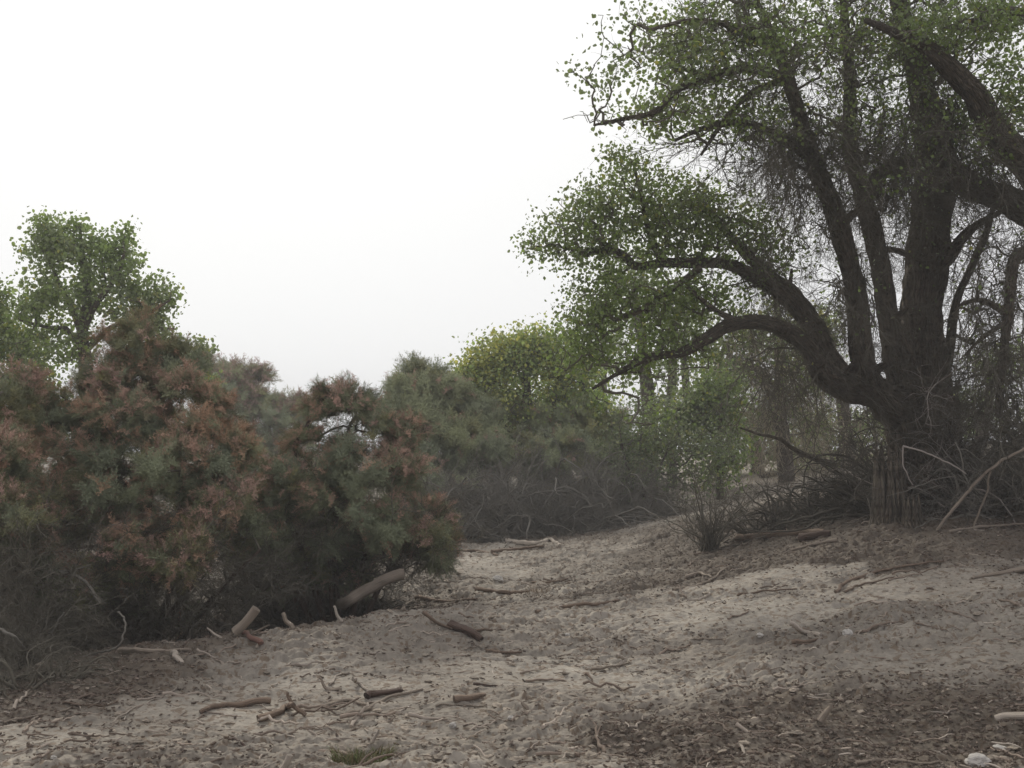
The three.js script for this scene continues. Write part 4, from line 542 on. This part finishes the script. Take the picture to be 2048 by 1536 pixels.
stick(RT, 'longest root snaking to the right across the mid clearing', 'root', M.brown, 5, [[1072, 1227], [1127, 1217], [1196, 1211], [1230, 1205], [1262, 1192]]);
stick(FB, 'grey brown branch lying below the white rock', 'branch', M.brown, 6, [[952, 1182], [1008, 1189], [1050, 1187], [1094, 1179]]);
stick(FB, 'brown branch lying left of the one below the white rock', 'branch', M.brown, 6, [[832, 1199], [891, 1207], [954, 1200]]);
stick(S, 'little arched stick at the left end of the clearing roots', ST, M.pale, 3, [[805, 1222], [823, 1206], [849, 1199]]);
stick(S, 'white splinter standing among the clearing roots', ST, M.white, 3.6, [[931, 1224], [938, 1213, 1], [945, 1203, 1]]);
stick(RT, 'pale thin root bending away behind the bark slab', 'root', M.pale, 3, [[966, 1242], [1008, 1229], [1032, 1204]]);
stick(S, 'thin grey stick right of the white rock', ST, M.brown, 3, [[1036, 1163], [1093, 1167], [1136, 1158]]);
stick('driftwood_log', 'bleached white log lying in front of the brush heap', 'log', M.white, 6, [[1008, 1084], [1035, 1089], [1076, 1090], [1098, 1083], [1119, 1094]], { taper: 0.3 });
stick(FB, 'brown branch lying just below the bleached white log', 'branch', M.brown, 4.5, [[984, 1106], [1042, 1100], [1088, 1094]]);
stick(FB, 'low branch on the ground left of the bleached white log', 'branch', M.brown, 4.5, [[910, 1107], [950, 1104], [996, 1112]]);
stick(S, 'short straight stick right above the bark slab tip', ST, M.brown, 3.5, [[951, 1263], [1006, 1261]]);
stick(S, 'tiny white curled twig right of centre on the clearing', ST, M.white, 3.2, [[1233, 1271, 1], [1234, 1279], [1247, 1285]]);
stick(S, 'white hooked stick with thick end right of centre', ST, M.white, 4.5, [[1234, 1312, 1], [1250, 1322], [1240, 1332]], { taper: 0.2 });
stick(S, 'straight grey stick just below the white hooked stick', ST, M.pale, 3.8, [[1180, 1342], [1262, 1329]]);
stick(S, 'short slanting stick below the straight grey stick', ST, M.brown, 3.8, [[1171, 1351], [1184, 1365]]);
stick(FB, 'pale curved branch left of the round white stone', 'branch', M.white, 6.5, [[1580, 1246, 1], [1594, 1260, 1], [1612, 1270], [1642, 1274]], { taper: 0.15 });
stick(FB, 'brown bark piece under the pale curved branch', 'branch', M.brown, 6, [[1584, 1288], [1615, 1287], [1645, 1279]], { rough: 0.5 });
stick(S, 'pale stick reaching right from the round white stone', ST, M.pale, 4, [[1710, 1270], [1738, 1262], [1777, 1252]]);
stick(RT, 'long forked root on the slope below the stumps', 'root', M.brown, 4.5, [[1671, 1187], [1687, 1171], [1756, 1146], [1811, 1134], [1886, 1124]], { forks: [[3, [[1690, 1185], [1720, 1172], [1790, 1155]]]] });
stick(RT, 'thin straight root left of the long forked root', 'root', M.brown, 3, [[1474, 1193], [1526, 1185], [1594, 1179]]);
stick(RT, 'bent pale root below the lone dry shrub', 'root', M.pale, 4, [[1346, 1182], [1402, 1171], [1424, 1160], [1448, 1140]]);
stick(FB, 'stubby branch behind the bent pale root', 'branch', M.pale, 5, [[1371, 1157], [1399, 1150], [1422, 1157]]);
stick(S, 'small pale hook of wood below the bent pale root', ST, M.white, 3.6, [[1396, 1203], [1412, 1197], [1418, 1190], [1405, 1188]]);
stick(FB, 'thick pale branch coming in from the right edge', 'branch', M.pale, 7, [[2056, 1144], [1994, 1151], [1944, 1159]]);
stick(S, 'short pale stick under the splintered stump', ST, M.pale, 4, [[1693, 1124], [1726, 1104]]);
stick(RT, 'pale root tip pointing left below the dark log', 'root', M.pale, 5, [[1674, 1084], [1629, 1091], [1565, 1109]]);
stick('fallen_log', 'long dark log lying right of the lone dry shrub', 'log', M.brown, 9, [[1474, 1083], [1563, 1073], [1648, 1069]], { taper: 0.2 });
stick('fallen_log', 'thick dark log piece at the end of the long dark log', 'log', M.dark, 11, [[1600, 1083], [1630, 1078], [1660, 1072]], { taper: 0.3 });
stick(FB, 'thin pale branch lying along the leaf line at right', 'branch', M.pale, 4.5, [[1897, 1067], [1975, 1056], [2055, 1049]]);
stick('driftwood_log', 'smooth white log end at the lower right edge', 'log', M.white, 10, [[1992, 1445], [2020, 1441], [2062, 1440]], { taper: -0.1 });
stick(RT, 'wavy root along the bottom edge at right', 'root', M.pale, 5.5, [[1710, 1533], [1775, 1525], [1829, 1530], [1886, 1527]]);
stick(S, 'leaf shaped pale wood splinter standing at lower right', ST, M.pale, 9, [[1640, 1448], [1650, 1425, 1], [1661, 1407, 1]], { taper: 0.5 });
stick(S, 'short grey stick lying left of the pale standing splinter', ST, M.pale, 4, [[1500, 1376], [1520, 1356]]);
stick(S, 'brown slanted stick in the leaf litter right of centre', ST, M.brown, 4.5, [[1434, 1383], [1462, 1352]]);
stick(S, 'white zigzag twig in the leaf litter near the bottom', ST, M.white, 4.5, [[1482, 1495], [1492, 1512], [1506, 1523]]);
stick(S, 'short stick in leaf litter at the bottom, left of the zigzag twig', ST, M.brown, 5, [[1398, 1533], [1437, 1513]]);
stick(S, 'level thin stick left of the pale curved branch', ST, M.pale, 3.2, [[1396, 1281], [1444, 1279]]);
stick('fallen_log', 'curved thick brownish log slanting up into the coral tipped tamarisk', 'log', M.pale, 13.5, [[676, 1214], [700, 1202, 1], [725, 1186, 1], [768, 1162, 1], [808, 1148, 1]], { taper: 0.05, crook: 0.5, depth: 10.45 });
stick(S, 'white bark chip standing near the green weed patch', ST, M.white, 5, [[745, 1486], [751, 1473, 1], [758, 1459, 1]]);
stick(FB, 'upright broken stub of a fallen limb left of the old poplar', 'branch', M.bark, 10, [[1523, 955], [1519, 925, 1], [1515, 880, 1]], { taper: 0.2, crook: 0.4 });
stick(FB, 'dead limb arching up and left from the brush by the old poplar', 'branch', M.bark, 8, [[1668, 928, 1], [1638, 920, 1], [1596, 903, 1], [1560, 879, 1], [1512, 867, 1], [1480, 855, 1]], { taper: 0.75, depth: 14.3 });
stick(FB, 'dark limb lying right from the foot of the broken stub', 'branch', M.bark, 7.5, [[1519, 955], [1560, 952, 1], [1590, 960, 1], [1642, 944, 1]], { taper: 0.3 });
stick(FB, 'long pale forked branch slanting down from the right edge', 'branch', M.pale, 3.4, [[1874, 1064], [1929, 992, 1], [1980, 940, 1], [2050, 896, 1]], { taper: -0.1, forks: [[2.4, [[1949, 1056], [1973, 990, 1], [1981, 940, 1]]]] });
stick(FB, 'slender bare twig drooping in front of the dark poplar base', 'branch', M.paleTwig, 2.3, [[1806, 892, 1], [1850, 906, 1], [1895, 926, 1], [1932, 948, 1]], { taper: 0.4, depth: 11.4, forks: [[1.8, [[1806, 893, 1], [1806, 932, 1], [1826, 970, 1]]]] });
stick(FB, 'grey bare branch sticking out low under the left edge tamarisk', 'branch', M.greyTwig, 4, [[-20, 1250, 1], [30, 1275, 1], [60, 1330], [66, 1352]], { taper: 0.3, forks: [[2.5, [[60, 1325, 1], [110, 1250, 1], [128, 1225, 1]]]] });
stick(FB, 'dead crooked branch curving through the dark under the largest tamarisk', 'branch', M.greyTwig, 3.2, [[120, 1335], [180, 1312], [245, 1283, 1], [250, 1240, 1], [235, 1225, 1]], { taper: 0.4, forks: [[3, [[250, 1262, 1], [275, 1250, 1], [290, 1230, 1]]]] });
stick(FB, 'grey bare limb spreading across the dark front of the largest tamarisk', 'branch', M.greyTwig, 4.5, [[200, 1205, 1], [165, 1160, 1], [110, 1140, 1], [60, 1100, 1], [0, 1083, 1]], { taper: 0.5, depth: 8.9, forks: [[3, [[120, 1143, 1], [150, 1140, 1], [180, 1130, 1]]], [3, [[75, 1110, 1], [90, 1135, 1]]]] });
function rock(label, px, py, r, seed, flat = 0.75, mat = M.stone) {
  const p = hit(px, py), R = r * p.depth / F, g = new THREE.IcosahedronGeometry(1, 5), a = g.attributes.position, v = V();
  for (let i = 0; i < a.count; i++) { v.fromBufferAttribute(a, i); const k = 1 + 0.55 * fbm(v.x * 1.1 + seed * 3, v.y * 1.1, v.z * 1.1, 2) + 0.22 * fbm(v.x * 3.5, v.y * 3.5 + seed, v.z * 3.5, 3); v.multiplyScalar(k * R); a.setXYZ(i, v.x * 1.15, v.y * flat, v.z); } g.computeVertexNormals();
  const o = new THREE.Mesh(g, mat); o.name = numbered('stone'); o.position.set(p.x, p.y + R * flat * 0.45, p.z); o.rotation.y = seed; o.castShadow = o.receiveShadow = true; scene.add(o); tag(o, label, 'stone'); return o;
}
rock('whitish rock lying alone in the middle of the clearing', 996, 1163, 11, 1.3);
rock('round white stone at right between the curved branch and pale stick', 1694, 1271, 9.5, 2.1, 0.9);
rock('small white stone in the centre of the bare silt', 1134, 1272, 5, 3.3);
rock('chalky lump near the bottom, left of centre', 905, 1453, 8, 4.6);
rock('pale pebble right of the chalky lump', 1021, 1438, 6, 5.2);
rock('large pale stone cut by the bottom edge at lower right', 1957, 1530, 20, 6.4);
rock('flat greyish stone beside the large pale stone at lower right', 1998, 1500, 13, 7.7, 0.5);
rock('little pale stone left of the pale curved branch', 1520, 1273, 6, 8.1);
rock('small white clod on the silt at lower left', 107, 1518, 6, 9.9);

// ------------------------------------------------------------------ what lies about uncounted: leaves, twigs, crumbs of crust
{
  const rng = RNG(101), leaves = new Many(), bits = new Many(), crumbs = new Many(), n = V(), place = () => { // evenly over the view: nearer ground gets more per square metre
    const d = 4.6 * Math.pow(5.5, rng()), x = rng.r(-0.56, 0.56) * d; return V(x, 0, -d); };
  const L1 = [rgb(0.155, 0.115, 0.085), rgb(0.18, 0.135, 0.098), rgb(0.22, 0.175, 0.135), rgb(0.12, 0.09, 0.068), rgb(0.26, 0.215, 0.17)];
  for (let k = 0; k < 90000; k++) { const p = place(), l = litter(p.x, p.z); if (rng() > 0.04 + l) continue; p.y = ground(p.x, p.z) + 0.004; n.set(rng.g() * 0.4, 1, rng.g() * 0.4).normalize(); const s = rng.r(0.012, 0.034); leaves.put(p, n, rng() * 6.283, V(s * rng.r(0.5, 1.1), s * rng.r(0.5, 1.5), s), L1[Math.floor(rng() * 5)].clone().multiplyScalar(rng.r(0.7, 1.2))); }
  const stickShape = (() => { const t = new Tubes(), r = RNG(5), P = [], q = V(0, -0.5, 0); for (let i = 0; i <= 5; i++) { P.push(q.clone()); q.add(V(r.s() * 0.06, 0.2, r.s() * 0.06)); } t.add(P, [0.03, 0.04, 0.035, 0.035, 0.03, 0.015], 5, 0.2); return t.geo(null, true); })();
  const B = [rgb(0.34, 0.28, 0.22), rgb(0.26, 0.2, 0.15), rgb(0.17, 0.125, 0.09), rgb(0.42, 0.36, 0.29)];
  for (let k = 0; k < 8000; k++) { const p = place(); p.y = ground(p.x, p.z) + 0.006; const th = rng() * 6.283, s = 0.025 + 0.13 * Math.pow(rng(), 3); n.set(Math.cos(th), rng.g() * 0.18, Math.sin(th) * 0.7).normalize(); bits.put(p, n, rng() * 6.283, V(s * rng.r(0.5, 1.2), s, s * rng.r(0.5, 1.2)), B[Math.floor(rng() * 4)].clone().multiplyScalar(rng.r(0.7, 1.2))); }
  const rod = (seed, bend) => { const t = new Tubes(), r = RNG(seed), P = [], w = [], q = V(0, -0.5, 0); for (let i = 0; i <= 9; i++) { P.push(q.clone()); w.push(0.026 * (1.1 - 0.07 * i) * r.r(0.8, 1.25)); q.add(V(r.s() * bend, 0.11, r.s() * bend)); } t.add(P, w, 6, 0.3); const k = P[5].clone(), e = k.clone().add(V(0.13, 0.2, 0.05)); t.add([k, k.clone().lerp(e, 0.5).add(V(0.02, 0, 0.02)), e], [0.016, 0.013, 0.006], 5, 0.2); return t.geo(null, true); };
  [[61, 0.035], [62, 0.045], [63, 0.06]].forEach(([seed, bend], i) => { const m = new Many(); for (let k = 0; k < 330; k++) { const p = place(), th = rng.s() * 0.75 + (rng() < 0.25 ? 1.3 : 0); if (pool(p.x, p.z) > 0.7 && rng() < 0.7) continue; p.y = ground(p.x, p.z) + 0.005; const e = 0.15, sl = (ground(p.x + e * Math.cos(th), p.z - e * Math.sin(th)) - ground(p.x - e * Math.cos(th), p.z + e * Math.sin(th))) / (2 * e); n.set(Math.cos(th), sl + rng.s() * 0.05, -Math.sin(th)).normalize(); const s = 0.1 + 0.34 * Math.pow(rng(), 2); m.put(p, n, rng() * 6.283, V(s ** 0.8 * 0.8, s, s ** 0.8 * 0.8), B[Math.floor(rng() * 3)].clone().multiplyScalar(rng.r(0.75, 1.1))); } tag(m.make('stick_litter', rod(seed, bend), M.dry, scene), ['straight grey sticks lying about half sunk in the silt', 'slightly bent grey sticks lying about half sunk in the silt', 'crooked grey sticks lying about half sunk in the silt'][i], 'sticks', null, 'stuff').name = numbered('stick_litter'); });
  const lump = (() => { const g = new THREE.IcosahedronGeometry(1, 1), a = g.attributes.position; for (let i = 0; i < a.count; i++) { const x = a.getX(i), y = a.getY(i), z = a.getZ(i), k = 1 + 0.7 * noise(x * 1.3, y * 1.3, z * 1.3 + 3); a.setXYZ(i, x * k, y * k * 0.45, z * k); } g.computeVertexNormals(); return g; })();
  for (let k = 0; k < 9000; k++) { const p = place(); if (fbm(p.x * 0.7, p.z * 0.9, 3.3, 2) + rng.s() * 0.3 < 0) continue; p.y = ground(p.x, p.z); n.set(rng.g() * 0.3, 1, rng.g() * 0.3).normalize(); const s = 0.006 + 0.026 * Math.pow(rng(), 3); crumbs.put(p, n, rng() * 6.283, V(s * rng.r(0.8, 1.8), s, s), rgb(1, 0.97, 0.94).multiplyScalar(rng.r(0.8, 1.5))); }
  tag(leaves.make('leaf_litter', dryLeafShape, M.dry, scene), 'curled brown fallen leaves strewn over the silt', 'leaf litter', null, 'stuff');
  tag(bits.make('twig_litter', stickShape, M.dry, scene), 'small broken twigs scattered over the ground', 'twigs', null, 'stuff');
  tag(crumbs.make('soil_crumbs', lump, M.clod, scene), 'crumbs and flakes of dried silt crust', 'soil crumbs', null, 'stuff');
}
renderer.render(scene, camera);
